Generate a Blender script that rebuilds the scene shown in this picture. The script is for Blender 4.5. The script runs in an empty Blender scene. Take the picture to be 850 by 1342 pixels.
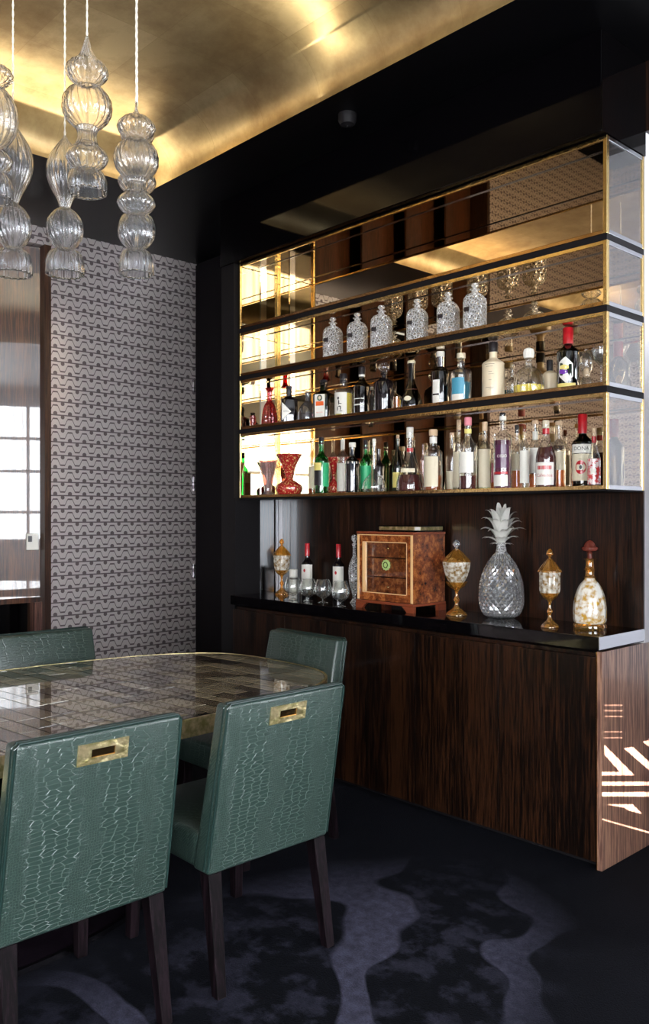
import bpy, bmesh, math, random
from math import sin, cos, pi, radians, atan2, sqrt, tan
from mathutils import Vector, Matrix
random.seed(4)
SC = bpy.context.scene
COL = SC.collection

# ------------------------------------------------------------------ camera
F = 1112.0
YAW = radians(46.94)
HC = 1.43
HOR = 675.0
FW = (-sin(YAW), cos(YAW)); RT = (cos(YAW), sin(YAW))
cam = bpy.data.objects.new('camera', bpy.data.cameras.new('camera'))
COL.objects.link(cam); SC.camera = cam
cam.location = (0, 0, HC); cam.rotation_euler = (pi/2, 0, YAW)
cam.data.sensor_fit = 'HORIZONTAL'; cam.data.sensor_width = 36
cam.data.lens = F/850*36; cam.data.shift_y = 4/850
cam.data.clip_start = 0.02

def ray(px):
    r = (px-425)/F
    return FW[0]+r*RT[0], FW[1]+r*RT[1]
def at_y(px, Y):
    d = ray(px); t = Y/d[1]
    return d[0]*t, t                      # world x, depth
def zpix(py, t): return HC+(HOR-py)*t/F
def on_plane(px, py, z):
    t = (HC-z)*F/(py-HOR); d = ray(px)
    return d[0]*t, d[1]*t, t

# ------------------------------------------------------------------ world, sun, exposure
SC.view_settings.view_transform = 'Standard'; SC.view_settings.look = 'None'
SC.view_settings.gamma = 1; SC.view_settings.use_curve_mapping = False
SC.view_settings.exposure = 0.6
SC.cycles.max_bounces = 14; SC.cycles.glossy_bounces = 8; SC.cycles.transmission_bounces = 8
SC.cycles.transparent_max_bounces = 24; SC.cycles.diffuse_bounces = 3
SC.cycles.caustics_reflective = True; SC.cycles.sample_clamp_indirect = 6
w = bpy.data.worlds.new('world'); SC.world = w; w.use_nodes = True
w.node_tree.nodes['Background'].inputs[0].default_value = (.75, .86, 1, 1)
w.node_tree.nodes['Background'].inputs[1].default_value = 1.0
SUN_EL = radians(12)
sl = bpy.data.lights.new('sun', 'SUN'); sl.energy = 40; sl.angle = radians(.5); sl.color = (1, .95, .9)
so = bpy.data.objects.new('sun', sl); COL.objects.link(so); so.location = (6, 3.5, 3)
so.rotation_euler = Vector((cos(SUN_EL), 0, sin(SUN_EL))).to_track_quat('Z', 'Y').to_euler()
WIN_E = 12.0            # brightness of the daylit sheer curtains in the windows
COVE_W = 5.5          # hidden cove strips of the gold coffer, watts each

# ------------------------------------------------------------------ materials
MATS = {}
def newmat(name):
    m = bpy.data.materials.new(name); m.use_nodes = True
    nt = m.node_tree; b = nt.nodes['Principled BSDF']
    MATS[name] = m
    return m, nt, b
def pr(name, col, rough=.5, metal=0, coat=0, spec=None, trans=0, emis=None, es=0, ior=None, bump=None):
    m, nt, b = newmat(name)
    b.inputs['Base Color'].default_value = (*col, 1); b.inputs['Roughness'].default_value = rough
    b.inputs['Metallic'].default_value = metal; b.inputs['Coat Weight'].default_value = coat
    b.inputs['Coat Roughness'].default_value = .03
    b.inputs['Transmission Weight'].default_value = trans
    if ior: b.inputs['IOR'].default_value = ior
    if spec is not None: b.inputs['Specular IOR Level'].default_value = spec
    if emis: b.inputs['Emission Color'].default_value = (*emis, 1); b.inputs['Emission Strength'].default_value = es
    if bump:
        sc, st = bump
        n = N(nt, 'ShaderNodeTexNoise'); n.inputs['Scale'].default_value = sc; n.inputs['Detail'].default_value = 3
        co = N(nt, 'ShaderNodeTexCoord'); nt.links.new(co.outputs['Object'], n.inputs['Vector'])
        bp = N(nt, 'ShaderNodeBump'); bp.inputs['Strength'].default_value = st; bp.inputs['Distance'].default_value = .01
        nt.links.new(n.outputs['Fac'], bp.inputs['Height']); nt.links.new(bp.outputs['Normal'], b.inputs['Normal'])
    return m
def N(nt, t, **k):
    n = nt.nodes.new(t)
    for a, v in k.items(): setattr(n, a, v)
    return n
def setin(n, **k):
    for a, v in k.items():
        n.inputs[a.replace('_', ' ')].default_value = v
def mapping(nt, scale, rot=(0,0,0), coord='Object'):
    co = N(nt, 'ShaderNodeTexCoord'); mp = N(nt, 'ShaderNodeMapping')
    mp.inputs['Scale'].default_value = scale; mp.inputs['Rotation'].default_value = rot
    nt.links.new(co.outputs[coord], mp.inputs['Vector'])
    return mp.outputs['Vector']
def ramp(nt, fac, stops):
    r = N(nt, 'ShaderNodeValToRGB'); e = r.color_ramp.elements
    while len(e) < len(stops): e.new(.5)
    for el, (p, c) in zip(e, stops): el.position = p; el.color = (*c, 1) if len(c) == 3 else c
    nt.links.new(fac, r.inputs['Fac'])
    return r.outputs['Color']
def mth(nt, op, a, b=None, c=None):
    n = N(nt, 'ShaderNodeMath', operation=op)
    for i, v in enumerate((a, b, c)):
        if v is None: continue
        if isinstance(v, (int, float)): n.inputs[i].default_value = v
        else: nt.links.new(v, n.inputs[i])
    return n.outputs[0]
def mixc(nt, fac, a, b, mode='MIX'):
    n = N(nt, 'ShaderNodeMix', data_type='RGBA', blend_type=mode)
    for i, v in ((0, fac), (6, a), (7, b)):
        if isinstance(v, (int, float)): n.inputs[i].default_value = v
        elif isinstance(v, tuple): n.inputs[i].default_value = (*v, 1)
        else: nt.links.new(v, n.inputs[i])
    return n.outputs[2]
def bump(nt, b, h, strength=.3, dist=.01):
    bp = N(nt, 'ShaderNodeBump'); bp.inputs['Strength'].default_value = strength; bp.inputs['Distance'].default_value = dist
    nt.links.new(h, bp.inputs['Height']); nt.links.new(bp.outputs['Normal'], b.inputs['Normal'])
def noise(nt, vec, scale, detail=3, rough=.5):
    n = N(nt, 'ShaderNodeTexNoise'); setin(n, Scale=scale, Detail=detail, Roughness=rough)
    if vec is not None: nt.links.new(vec, n.inputs['Vector'])
    return n.outputs['Fac']

def macassar(name, dark, mid, light, coat=.5, rough=.35, coatr=.06, cior=1.5):
    m, nt, b = newmat(name)
    v = mapping(nt, (1, 1, .035))
    broad = noise(nt, v, 9, 2, .5); fine = noise(nt, v, 120, 4, .65); vf = noise(nt, v, 260, 2, .5)
    s = mth(nt, 'ADD', mth(nt, 'MULTIPLY', broad, .3), mth(nt, 'ADD', mth(nt, 'MULTIPLY', fine, .6), mth(nt, 'MULTIPLY', vf, .25)))
    c = ramp(nt, s, [(.42, dark), (.55, mid), (.66, light), (.78, dark)])
    nt.links.new(c, b.inputs['Base Color'])
    setin(b, Roughness=rough, Coat_Weight=coat, Coat_Roughness=coatr, Coat_IOR=cior)
    bump(nt, b, fine, .06, .002)
    return m
WOOD = macassar('macassar_ebony', (.0008, .0004, .0003), (.0045, .0017, .0009), (.034, .0115, .0042), .10, .35, .06)
WOOD.node_tree.nodes['Principled BSDF'].inputs['Specular IOR Level'].default_value = .3
WOODD = macassar('bay_frame_wood', (.01, .004, .003), (.035, .014, .008), (.09, .04, .02), .2, .35)
WOODG = macassar('lacquered_ebony', (.008, .004, .003), (.05, .019, .010), (.16, .058, .025), 1.0, .3, .02, 1.7)
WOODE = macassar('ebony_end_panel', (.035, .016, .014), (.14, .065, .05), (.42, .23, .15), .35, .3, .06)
WOODL = macassar('leg_wood', (.0008, .0004, .0007), (.0025, .0012, .0018), (.011, .0055, .008), 0, .5)
WOODL.node_tree.nodes['Principled BSDF'].inputs['Specular IOR Level'].default_value = .12
BRASS = pr('brass', (.80, .58, .24), .16, 1, bump=(60, .12))
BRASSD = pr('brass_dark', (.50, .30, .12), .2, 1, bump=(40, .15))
AGED = pr('aged_brass', (.80, .66, .36), .42, 1, bump=(35, .6))
_nt = AGED.node_tree; _c = ramp(_nt, noise(_nt, mapping(_nt, (1, 1, 1)), 38, 4, .6), [(.35, (.50, .42, .16)), (.6, (.90, .74, .42))])
_nt.links.new(_c, _nt.nodes['Principled BSDF'].inputs['Base Color'])
STEEL = pr('polished_steel', (.50, .52, .56), .12, 1)
GUN = pr('gunmetal', (.12, .11, .13), .25, 1)
BMIR = pr('bronze_mirror', (.60, .47, .31), .015, 1)
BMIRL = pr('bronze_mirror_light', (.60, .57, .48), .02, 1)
BMIRU = pr('bronze_mirror_upper', (.36, .33, .25), .02, 1)  # end mirror tinted darker, so dimmer reflections are put into its colour
SMIR = pr('silver_mirror', (.9, .93, .97), .03, 1)
LACQ = pr('black_lacquer', (.0015, .0013, .0016), .09, 0, spec=.35)
SOFF = pr('soffit_lacquer', (.0012, .001, .0014), .06, 0, spec=.16)
CEIL = pr('black_ceiling', (.0015, .0014, .002), .35, 0, spec=.25)
MATTE = pr('matte_black', (.006, .005, .006), .6, spec=.2)
STONE = pr('black_stone', (.002, .0015, .002), .06, spec=.4)
PLASTER = pr('white_plaster', (.62, .60, .62), .6)
DARKW = pr('dark_fabric_wall', (.004, .003, .004), .7, spec=.08, bump=(220, .3))
WHITE = pr('white_paper', (.72, .69, .62), .5)
CREAM = pr('cream_paper', (.66, .58, .42), .5)
RED = pr('red_foil', (.42, .008, .014), .3, coat=.3)
INK = pr('black_ink', (.015, .012, .014), .4)
BLKG = pr('black_glass', (.006, .004, .006), .05, coat=1)
CORK = pr('cork', (.66, .47, .30), .6, bump=(200, .3))
CERAM = pr('cream_ceramic', (.72, .60, .42), .35, coat=.3)
GREENLAB = pr('green_paper', (.03, .42, .17), .45)
BLUELAB = pr('blue_paper', (.06, .28, .40), .45)
ORANGE = pr('orange_paper', (.75, .12, .02), .45)
PURPLE = pr('purple_ink', (.16, .03, .36), .45)
YELLOWP = pr('yellow_paper', (.75, .62, .18), .45)
PINK = pr('pink_paper', (.75, .25, .3), .45)

def thin(name, tint, gl=(1, 1, 1), base=.06, power=2.2, edge=.75, rough=.02, milk=0, milkc=(.9, .9, .9), bmp=None, cut=None):
    """thin-walled glass: tinted transparency plus a Fresnel-like gloss"""
    m, nt, b = newmat(name); nt.nodes.remove(b)
    out = nt.nodes['Material Output']
    tr = N(nt, 'ShaderNodeBsdfTransparent'); tr.inputs[0].default_value = (*tint, 1)
    g = N(nt, 'ShaderNodeBsdfGlossy'); g.inputs['Color'].default_value = (*gl, 1); g.inputs['Roughness'].default_value = rough
    lw = N(nt, 'ShaderNodeLayerWeight'); lw.inputs['Blend'].default_value = .5
    if bmp:
        sc, st = bmp
        v = mapping(nt, (1, 1, 1)); 
        if cut: 
            vo = N(nt, 'ShaderNodeTexVoronoi', feature='DISTANCE_TO_EDGE'); vo.inputs['Scale'].default_value = sc
            nt.links.new(v, vo.inputs['Vector']); h = vo.outputs['Distance']
        else: h = noise(nt, v, sc, 2)
        bp = N(nt, 'ShaderNodeBump'); bp.inputs['Strength'].default_value = st; bp.inputs['Distance'].default_value = .02
        nt.links.new(h, bp.inputs['Height'])
        nt.links.new(bp.outputs['Normal'], g.inputs['Normal']); nt.links.new(bp.outputs['Normal'], lw.inputs['Normal'])
    f = mth(nt, 'ADD', mth(nt, 'MULTIPLY', mth(nt, 'POWER', lw.outputs['Facing'], power), edge), base)
    mx = N(nt, 'ShaderNodeMixShader'); nt.links.new(f, mx.inputs[0]); nt.links.new(tr.outputs[0], mx.inputs[1]); nt.links.new(g.outputs[0], mx.inputs[2])
    last = mx.outputs[0]
    if milk:
        df = N(nt, 'ShaderNodeBsdfDiffuse'); df.inputs[0].default_value = (*milkc, 1)
        m2 = N(nt, 'ShaderNodeMixShader'); m2.inputs[0].default_value = milk
        if cut: nt.links.new(mth(nt, 'ADD', mth(nt, 'MULTIPLY', mth(nt, 'LESS_THAN', h, .07), .28), milk), m2.inputs[0])
        nt.links.new(last, m2.inputs[1]); nt.links.new(df.outputs[0], m2.inputs[2]); last = m2.outputs[0]
    nt.links.new(last, out.inputs['Surface'])
    return m
CLEAR = thin('clear_glass', (.93, .94, .93), milk=.012, base=.07, edge=.9)
PANE = thin('pane_glass', (.93, .95, .96), base=.05, power=3, edge=.8)

def crystal(name, sc, st, mix):
    m, nt, b = newmat(name); out = nt.nodes['Material Output']
    setin(b, Roughness=.04, Transmission_Weight=1.0, IOR=1.5); b.inputs['Base Color'].default_value = (.97, .98, 1, 1)
    if sc:
        vo = N(nt, 'ShaderNodeTexVoronoi', feature='F1'); vo.inputs['Scale'].default_value = sc
        nt.links.new(mapping(nt, (1, 1, 1)), vo.inputs['Vector']); bump(nt, b, vo.outputs['Distance'], st, .004)
    df = N(nt, 'ShaderNodeBsdfDiffuse'); df.inputs[0].default_value = (.95, .95, .95, 1)
    m2 = N(nt, 'ShaderNodeMixShader'); m2.inputs[0].default_value = mix
    nt.links.new(b.outputs[0], m2.inputs[1]); nt.links.new(df.outputs[0], m2.inputs[2]); nt.links.new(m2.outputs[0], out.inputs['Surface'])
    return m
PEND = crystal('fluted_glass', 0, 0, .022)
CRYS = thin('cut_crystal', (.80, .80, .80), base=.20, power=1.2, edge=.75, rough=.06, milk=.10, bmp=(75, .9), cut=True)
CRYSB = thin('cut_crystal_large', (.62, .62, .64), base=.26, power=1.2, edge=.74, rough=.04, milk=.10)
GRNG = thin('green_glass', (.10, .62, .25), base=.08)
DGRN = thin('dark_green_glass', (.015, .10, .04), base=.08)
DKBR = thin('dark_brown_glass', (.06, .02, .01), base=.08)
BLUG = thin('blue_glass', (.02, .09, .14), base=.1)
REDG = thin('ruby_glass', (.62, .04, .04), base=.12, milk=.12, milkc=(.7, .03, .03), bmp=(50, .3))
AMBG = thin('amber_glass', (.95, .56, .12), base=.16, milk=.10, milkc=(.9, .5, .1), edge=.9)
SMOK = thin('smoky_glass', (.40, .37, .40), base=.1, milk=.05)
PINKG = thin('pink_glass', (.85, .6, .55), base=.1, milk=.1)
def liq(name, c, op=.85):
    m, nt, b = newmat(name); out = nt.nodes['Material Output']
    b.inputs['Base Color'].default_value = (*c, 1); b.inputs['Roughness'].default_value = .08
    tr = N(nt, 'ShaderNodeBsdfTransparent'); tr.inputs[0].default_value = (*[min(1, x*1.3+.02) for x in c], 1)
    mx = N(nt, 'ShaderNodeMixShader'); mx.inputs[0].default_value = op
    nt.links.new(tr.outputs[0], mx.inputs[1]); nt.links.new(b.outputs[0], mx.inputs[2]); nt.links.new(mx.outputs[0], out.inputs['Surface'])
    return m
L_RED = liq('red_liquid', (.07, .006, .005)); L_ORG = liq('orange_liquid', (.8, .2, .04)); L_AMB = liq('amber_liquid', (.30, .07, .015))
L_YEL = liq('yellow_liquid', (.85, .66, .08)); L_PUR = liq('purple_liquid', (.09, .01, .04), .8); L_PALE = liq('pale_liquid', (.75, .72, .35), .5)
L_BRN = liq('brown_liquid', (.07, .02, .012), .85); L_BLU = liq('blue_liquid', (.05, .3, .42), .6)

def enamel(name, base, spots, glass, sc=55, thr=.52, soft=.02):
    """coloured glass with flecks of gilding or frosted engraving"""
    m, nt, b = newmat(name)
    v = mapping(nt, (1, 1, 1)); n = noise(nt, v, sc, 3, .6)
    c = ramp(nt, n, [(thr-soft, base), (thr+soft, spots)])
    nt.links.new(c, b.inputs['Base Color']); setin(b, Roughness=.14, Coat_Weight=.8)
    return m
REDGILT = enamel('gilded_ruby', (.34, .015, .015), (.75, .5, .2), None, 110, .60)
AMBFROST = enamel('frosted_amber', (.20, .11, .03), (.60, .56, .48), None, 55, .5, soft=.13)
AMBDEC = enamel('engraved_amber', (.50, .27, .03), (.80, .76, .68), None, 40, .46, soft=.10)
REDFLOR = enamel('red_floral_print', (.55, .03, .03), (.8, .62, .6), None, 60, .5)
PURD = pr('dark_plum_paper', (.07, .012, .05), .3, coat=.4)

# croc leather
def croc(name, c0, c1):
    m, nt, b = newmat(name)
    co = N(nt, 'ShaderNodeTexCoord'); sp = N(nt, 'ShaderNodeSeparateXYZ'); nt.links.new(co.outputs['Object'], sp.inputs[0])
    wob = noise(nt, co.outputs['Object'], 9, 2)
    x, y, z = sp.outputs
    y0_ = y; y = mth(nt, 'ADD', y, mth(nt, 'MULTIPLY', z, .1724))   # follows the rake of the back
    zz = mth(nt, 'ADD', mth(nt, 'ADD', z, mth(nt, 'MULTIPLY', y0_, .9)), mth(nt, 'MULTIPLY', wob, .018))
    def cell(sx, sy, sz):
        cb = N(nt, 'ShaderNodeCombineXYZ')
        nt.links.new(mth(nt, 'ADD', mth(nt, 'MULTIPLY', x, sx), mth(nt, 'MULTIPLY', y, sy*.8)), cb.inputs[0]); nt.links.new(mth(nt, 'MULTIPLY', zz, sz), cb.inputs[1])
        vo = N(nt, 'ShaderNodeTexVoronoi', feature='DISTANCE_TO_EDGE', voronoi_dimensions='2D'); setin(vo, Scale=1.0, Randomness=.6)
        nt.links.new(cb.outputs[0], vo.inputs['Vector'])
        r = N(nt, 'ShaderNodeMapRange'); setin(r, From_Max=.085); nt.links.new(vo.outputs['Distance'], r.inputs['Value'])
        return r.outputs[0]
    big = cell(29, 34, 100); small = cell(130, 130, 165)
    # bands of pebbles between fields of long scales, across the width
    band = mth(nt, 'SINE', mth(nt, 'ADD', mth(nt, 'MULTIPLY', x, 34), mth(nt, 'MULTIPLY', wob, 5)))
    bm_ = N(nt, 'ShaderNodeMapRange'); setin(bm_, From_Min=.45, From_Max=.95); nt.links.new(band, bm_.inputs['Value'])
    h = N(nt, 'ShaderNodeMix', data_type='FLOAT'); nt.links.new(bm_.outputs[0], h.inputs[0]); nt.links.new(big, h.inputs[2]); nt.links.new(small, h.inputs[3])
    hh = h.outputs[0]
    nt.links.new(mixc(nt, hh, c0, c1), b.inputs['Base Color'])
    setin(b, Roughness=.36, Coat_Weight=.12, Coat_Roughness=.3)
    b.inputs['Specular IOR Level'].default_value = .8
    bump(nt, b, hh, .9, .0014)
    return m
CROC = croc('green_croc_leather', (.064, .090, .078), (.0190, .039, .031))  # pale groove colour paints in the light that catches the scale edges
PIPING = pr('leather_piping', (.010, .026, .022), .35, coat=.3)

# carpet
def carpet():
    m, nt, b = newmat('navy_carpet')
    co = mapping(nt, (1, 1, 1)); sp = N(nt, 'ShaderNodeSeparateXYZ'); nt.links.new(co, sp.inputs[0])
    n1 = noise(nt, co, 1.1, 2, .4)
    wv = mth(nt, 'ABSOLUTE', mth(nt, 'SUBTRACT', n1, .5))
    band = N(nt, 'ShaderNodeMapRange'); setin(band, From_Min=.045, From_Max=.036); nt.links.new(wv, band.inputs['Value'])
    n2 = noise(nt, co, 7, 4, .6); blot = N(nt, 'ShaderNodeMapRange'); setin(blot, From_Min=.48, From_Max=.58); nt.links.new(n2, blot.inputs['Value'])
    # the velvety figure only lies around the table end
    dx = mth(nt, 'SUBTRACT', sp.outputs[0], -1.95); dy = mth(nt, 'SUBTRACT', sp.outputs[1], 1.75)
    rr = mth(nt, 'SQRT', mth(nt, 'ADD', mth(nt, 'MULTIPLY', dx, dx), mth(nt, 'MULTIPLY', mth(nt, 'MULTIPLY', dy, dy), .45)))
    reg = N(nt, 'ShaderNodeMapRange'); setin(reg, From_Min=.95, From_Max=.6); nt.links.new(mth(nt, 'ADD', rr, mth(nt, 'MULTIPLY', n1, .4)), reg.inputs['Value'])
    patch = mth(nt, 'MULTIPLY', mth(nt, 'MAXIMUM', mth(nt, 'MULTIPLY', band.outputs[0], .9), mth(nt, 'MULTIPLY', blot.outputs[0], .3)), reg.outputs[0])
    fine = noise(nt, co, 170, 3, .7); mid = noise(nt, co, 26, 3, .6)
    patch2 = mth(nt, 'MULTIPLY', patch, mth(nt, 'ADD', mth(nt, 'MULTIPLY', mid, 1.2), .1))
    c = mixc(nt, patch2, mixc(nt, n2, (.0004, .0004, .0009), (.0020, .0021, .0045)), (.14, .135, .21))
    c = mixc(nt, mth(nt, 'MULTIPLY', fine, .8), c, (.0, .0, .0))
    nt.links.new(c, b.inputs['Base Color']); setin(b, Roughness=.95, Sheen_Weight=.02, Sheen_Roughness=.5)
    b.inputs['Sheen Tint'].default_value = (.35, .4, .7, 1); b.inputs['Specular IOR Level'].default_value = .1
    bump(nt, b, mth(nt, 'ADD', fine, mth(nt, 'MULTIPLY', patch, .6)), .7, .01)
    return m
CARPET = carpet()

# wallpaper : stacked rows of interlocking scroll keys, on a wall lying in the YZ plane
def wallpaper(name, horiz):
    m, nt, b = newmat(name)
    co = N(nt, 'ShaderNodeTexCoord'); sp = N(nt, 'ShaderNodeSeparateXYZ'); nt.links.new(co.outputs['Object'], sp.inputs[0])
    u = mth(nt, 'MULTIPLY', sp.outputs[horiz], 1/.108); v = mth(nt, 'MULTIPLY', sp.outputs[2], 1/.092)
    fu = mth(nt, 'FRACT', u); fv = mth(nt, 'FRACT', v)
    # meandering dark channel: a softened square wave
    s = mth(nt, 'SINE', mth(nt, 'MULTIPLY', fu, 2*pi))
    sq = mth(nt, 'MULTIPLY', s, 1.7); sq = mth(nt, 'MAXIMUM', mth(nt, 'MINIMUM', sq, 1), -1)
    ctr = mth(nt, 'ADD', mth(nt, 'MULTIPLY', sq, .23), .5)
    d1 = mth(nt, 'ABSOLUTE', mth(nt, 'SUBTRACT', fv, ctr))
    l1 = mth(nt, 'LESS_THAN', d1, .055)
    d2 = mth(nt, 'ABSOLUTE', mth(nt, 'SUBTRACT', fv, .5)); l2 = mth(nt, 'GREATER_THAN', d2, .455)
    # dark arch mouths
    def blob(cu, cv, r):
        a = mth(nt, 'SUBTRACT', fu, cu); c_ = mth(nt, 'SUBTRACT', fv, cv)
        dd = mth(nt, 'ADD', mth(nt, 'MULTIPLY', a, a), mth(nt, 'MULTIPLY', mth(nt, 'MULTIPLY', c_, c_), .7))
        return mth(nt, 'LESS_THAN', dd, r*r)
    l3 = mth(nt, 'MAXIMUM', blob(.25, .12, .14), blob(.75, .86, .13))
    l4 = mth(nt, 'MULTIPLY', mth(nt, 'LESS_THAN', mth(nt, 'ABSOLUTE', mth(nt, 'SUBTRACT', mth(nt, 'FRACT', mth(nt, 'MULTIPLY', u, .5)), .5)), .03), 1)
    dark = mth(nt, 'MINIMUM', mth(nt, 'ADD', mth(nt, 'MAXIMUM', l1, l2), l3), 1)
    n = noise(nt, co.outputs['Object'], 300, 2)
    c = mixc(nt, dark, (1.0, .90, .88), (.26, .20, .21))
    c = mixc(nt, mth(nt, 'MULTIPLY', n, .45), c, (.05, .04, .04))
    nt.links.new(c, b.inputs['Base Color']); setin(b, Roughness=.36, Metallic=.66)
    bump(nt, b, mth(nt, 'SUBTRACT', 1, dark), .25, .002)
    return m
WALLP = wallpaper('scroll_wallpaper', 1)
WALLPX = wallpaper('scroll_wallpaper_front', 0)

def goldleaf():
    m, nt, b = newmat('gold_leaf')
    v = mapping(nt, (1, 1, 1))
    br = N(nt, 'ShaderNodeTexBrick'); br.offset = 0; setin(br, Scale=1.0, Mortar_Size=.002, Brick_Width=.42, Row_Height=.42)
    br.inputs['Color1'].default_value = (.66, .53, .30, 1); br.inputs['Color2'].default_value = (.52, .40, .21, 1); br.inputs['Mortar'].default_value = (.50, .38, .2, 1)
    nt.links.new(v, br.inputs['Vector'])
    n = noise(nt, v, 2.2, 6, .7); st = noise(nt, mapping(nt, (3, 160, 3)), 1, 3, .6)
    nr_ = N(nt, 'ShaderNodeMapRange'); setin(nr_, From_Min=.38, From_Max=.66); nt.links.new(n, nr_.inputs['Value'])
    c = mixc(nt, mth(nt, 'MULTIPLY', nr_.outputs[0], .8), br.outputs['Color'], (.27, .17, .075))
    nt.links.new(c, b.inputs['Base Color']); setin(b, Metallic=.9, Roughness=.38)
    bump(nt, b, mth(nt, 'ADD', mth(nt, 'MULTIPLY', st, .3), n), .12, .01)
    return m
GOLD = goldleaf()

def inlay():
    m, nt, b = newmat('shell_inlay')
    oi = N(nt, 'ShaderNodeObjectInfo'); v = mapping(nt, (60, 5, 1)); n = noise(nt, v, 1, 4, .6)
    k = mth(nt, 'ADD', mth(nt, 'MULTIPLY', oi.outputs['Random'], .6), mth(nt, 'MULTIPLY', n, .5))
    c = ramp(nt, k, [(.25, (.03, .02, .012)), (.5, (.17, .125, .075)), (.8, (.50, .42, .27))])
    nt.links.new(c, b.inputs['Base Color']); setin(b, Roughness=.2, Coat_Weight=1.0, Coat_Roughness=.015)
    b.inputs['Coat IOR'].default_value = 2.3
    return m
INLAY = inlay()
def burr():
    m, nt, b = newmat('burr_walnut')
    v = mapping(nt, (1, 1, 1)); n = noise(nt, v, 26, 6, .75)
    c = ramp(nt, n, [(.3, (.03, .008, .004)), (.5, (.20, .048, .013)), (.62, (.44, .14, .035)), (.75, (.10, .02, .008))])
    nt.links.new(c, b.inputs['Base Color']); setin(b, Roughness=.15, Coat_Weight=1.0)
    return m
BURR = burr()
MAHOG = pr('mahogany', (.20, .045, .018), .2, coat=.8)
TAN = pr('satinwood_inlay', (.78, .46, .2), .3, coat=.5)
CURT = pr('window_sheer', (.8, .8, .8), .6, emis=(.90, .95, 1), es=WIN_E)
nt = CURT.node_tree
_v = mapping(nt, (14, 14, .15)); _n = noise(nt, _v, 1, 3, .6)
_r = N(nt, 'ShaderNodeMapRange'); setin(_r, From_Min=.35, From_Max=.62, To_Min=WIN_E*.45, To_Max=WIN_E*1.25); nt.links.new(_n, _r.inputs['Value'])
nt.links.new(_r.outputs[0], nt.nodes['Principled BSDF'].inputs['Emission Strength'])

# ------------------------------------------------------------------ mesh helpers
def BM(): return bmesh.new()
def obj(name, bm, mat, parent=None, smooth=False, loc=None):
    me = bpy.data.meshes.new(name)
    if bm is not None:
        bmesh.ops.recalc_face_normals(bm, faces=bm.faces[:]); bm.to_mesh(me); bm.free()
    me.materials.append(mat)
    if smooth:
        for p in me.polygons: p.use_smooth = True
        if smooth != 'all': me.set_sharp_from_angle(angle=radians(38))
    o = bpy.data.objects.new(name, me); COL.objects.link(o)
    if parent is not None: o.parent = parent
    if loc: o.location = loc
    return o
def box(bm, x0, x1, y0, y1, z0, z1):
    vs = [bm.verts.new((x, y, z)) for x in (x0, x1) for y in (y0, y1) for z in (z0, z1)]
    for f in ((0,1,3,2), (4,6,7,5), (0,4,5,1), (2,3,7,6), (0,2,6,4), (1,5,7,3)):
        bm.faces.new([vs[i] for i in f])
    return vs
def bbox(bm, x0, x1, y0, y1, z0, z1, bev=.004, seg=2):
    t = BM(); box(t, x0, x1, y0, y1, z0, z1)
    bmesh.ops.bevel(t, geom=t.edges[:], offset=bev, segments=seg, affect='EDGES', profile=.5)
    me = bpy.data.meshes.new('t'); t.to_mesh(me); t.free(); bm.from_mesh(me); bpy.data.meshes.remove(me)
def hexa(bm, bot, top):
    """bot, top: 4 points each"""
    a = [bm.verts.new(p) for p in bot]; b = [bm.verts.new(p) for p in top]
    bm.faces.new(a[::-1]); bm.faces.new(b)
    for i in range(4): bm.faces.new((a[i], a[(i+1) % 4], b[(i+1) % 4], b[i]))
def lathe(bm, prof, seg=28, flute=0, nf=0, sq=0, twist=0, sx=1, sy=1):
    rings = []
    for r, z in prof:
        if r < 1e-5: rings.append([bm.verts.new((0, 0, z))]); continue
        ring = []
        for i in range(seg):
            a = 2*pi*i/seg
            k = r*(1+flute*cos(nf*(a+twist*z)))
            if sq:
                c, s = abs(cos(a)), abs(sin(a)); k = r*min(1.36, (c**sq+s**sq)**(-1/sq))
            ring.append(bm.verts.new((k*cos(a)*sx, k*sin(a)*sy, z)))
        rings.append(ring)
    for A, B in zip(rings, rings[1:]):
        if len(A) == 1 and len(B) == 1: continue
        if len(A) == 1:
            for i in range(seg): bm.faces.new((A[0], B[i], B[(i+1) % seg]))
        elif len(B) == 1:
            for i in range(seg): bm.faces.new((A[i], A[(i+1) % seg], B[0]))
        else:
            for i in range(seg): bm.faces.new((A[i], A[(i+1) % seg], B[(i+1) % seg], B[i]))
def tube(bm, pts, r, seg=8):
    pts = [Vector(p) for p in pts]; rings = []
    for i, p in enumerate(pts):
        d = (pts[min(i+1, len(pts)-1)]-pts[max(i-1, 0)]).normalized()
        u = d.cross(Vector((0, 0, 1)));
        if u.length < 1e-3: u = Vector((1, 0, 0))
        u.normalize(); v = d.cross(u)
        rings.append([bm.verts.new(p+r*(cos(2*pi*k/seg)*u+sin(2*pi*k/seg)*v)) for k in range(seg)])
    for A, B in zip(rings, rings[1:]):
        for i in range(seg): bm.faces.new((A[i], A[(i+1) % seg], B[(i+1) % seg], B[i]))
    bm.faces.new(rings[0]); bm.faces.new(rings[-1])
def smooth_prof(pts, n=5):
    """Catmull-Rom through (r,z) points"""
    out = []
    P = [pts[0]]+list(pts)+[pts[-1]]
    for i in range(1, len(P)-2):
        for k in range(n):
            t = k/n; q = []
            for c in (0, 1):
                a, b, d, e = P[i-1][c], P[i][c], P[i+1][c], P[i+2][c]
                q.append(.5*(2*b+(d-a)*t+(2*a-5*b+4*d-e)*t*t+(3*b-a-3*d+e)*t**3))
            out.append((max(q[0], 0), q[1]))
    out.append(pts[-1])
    return out
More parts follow.
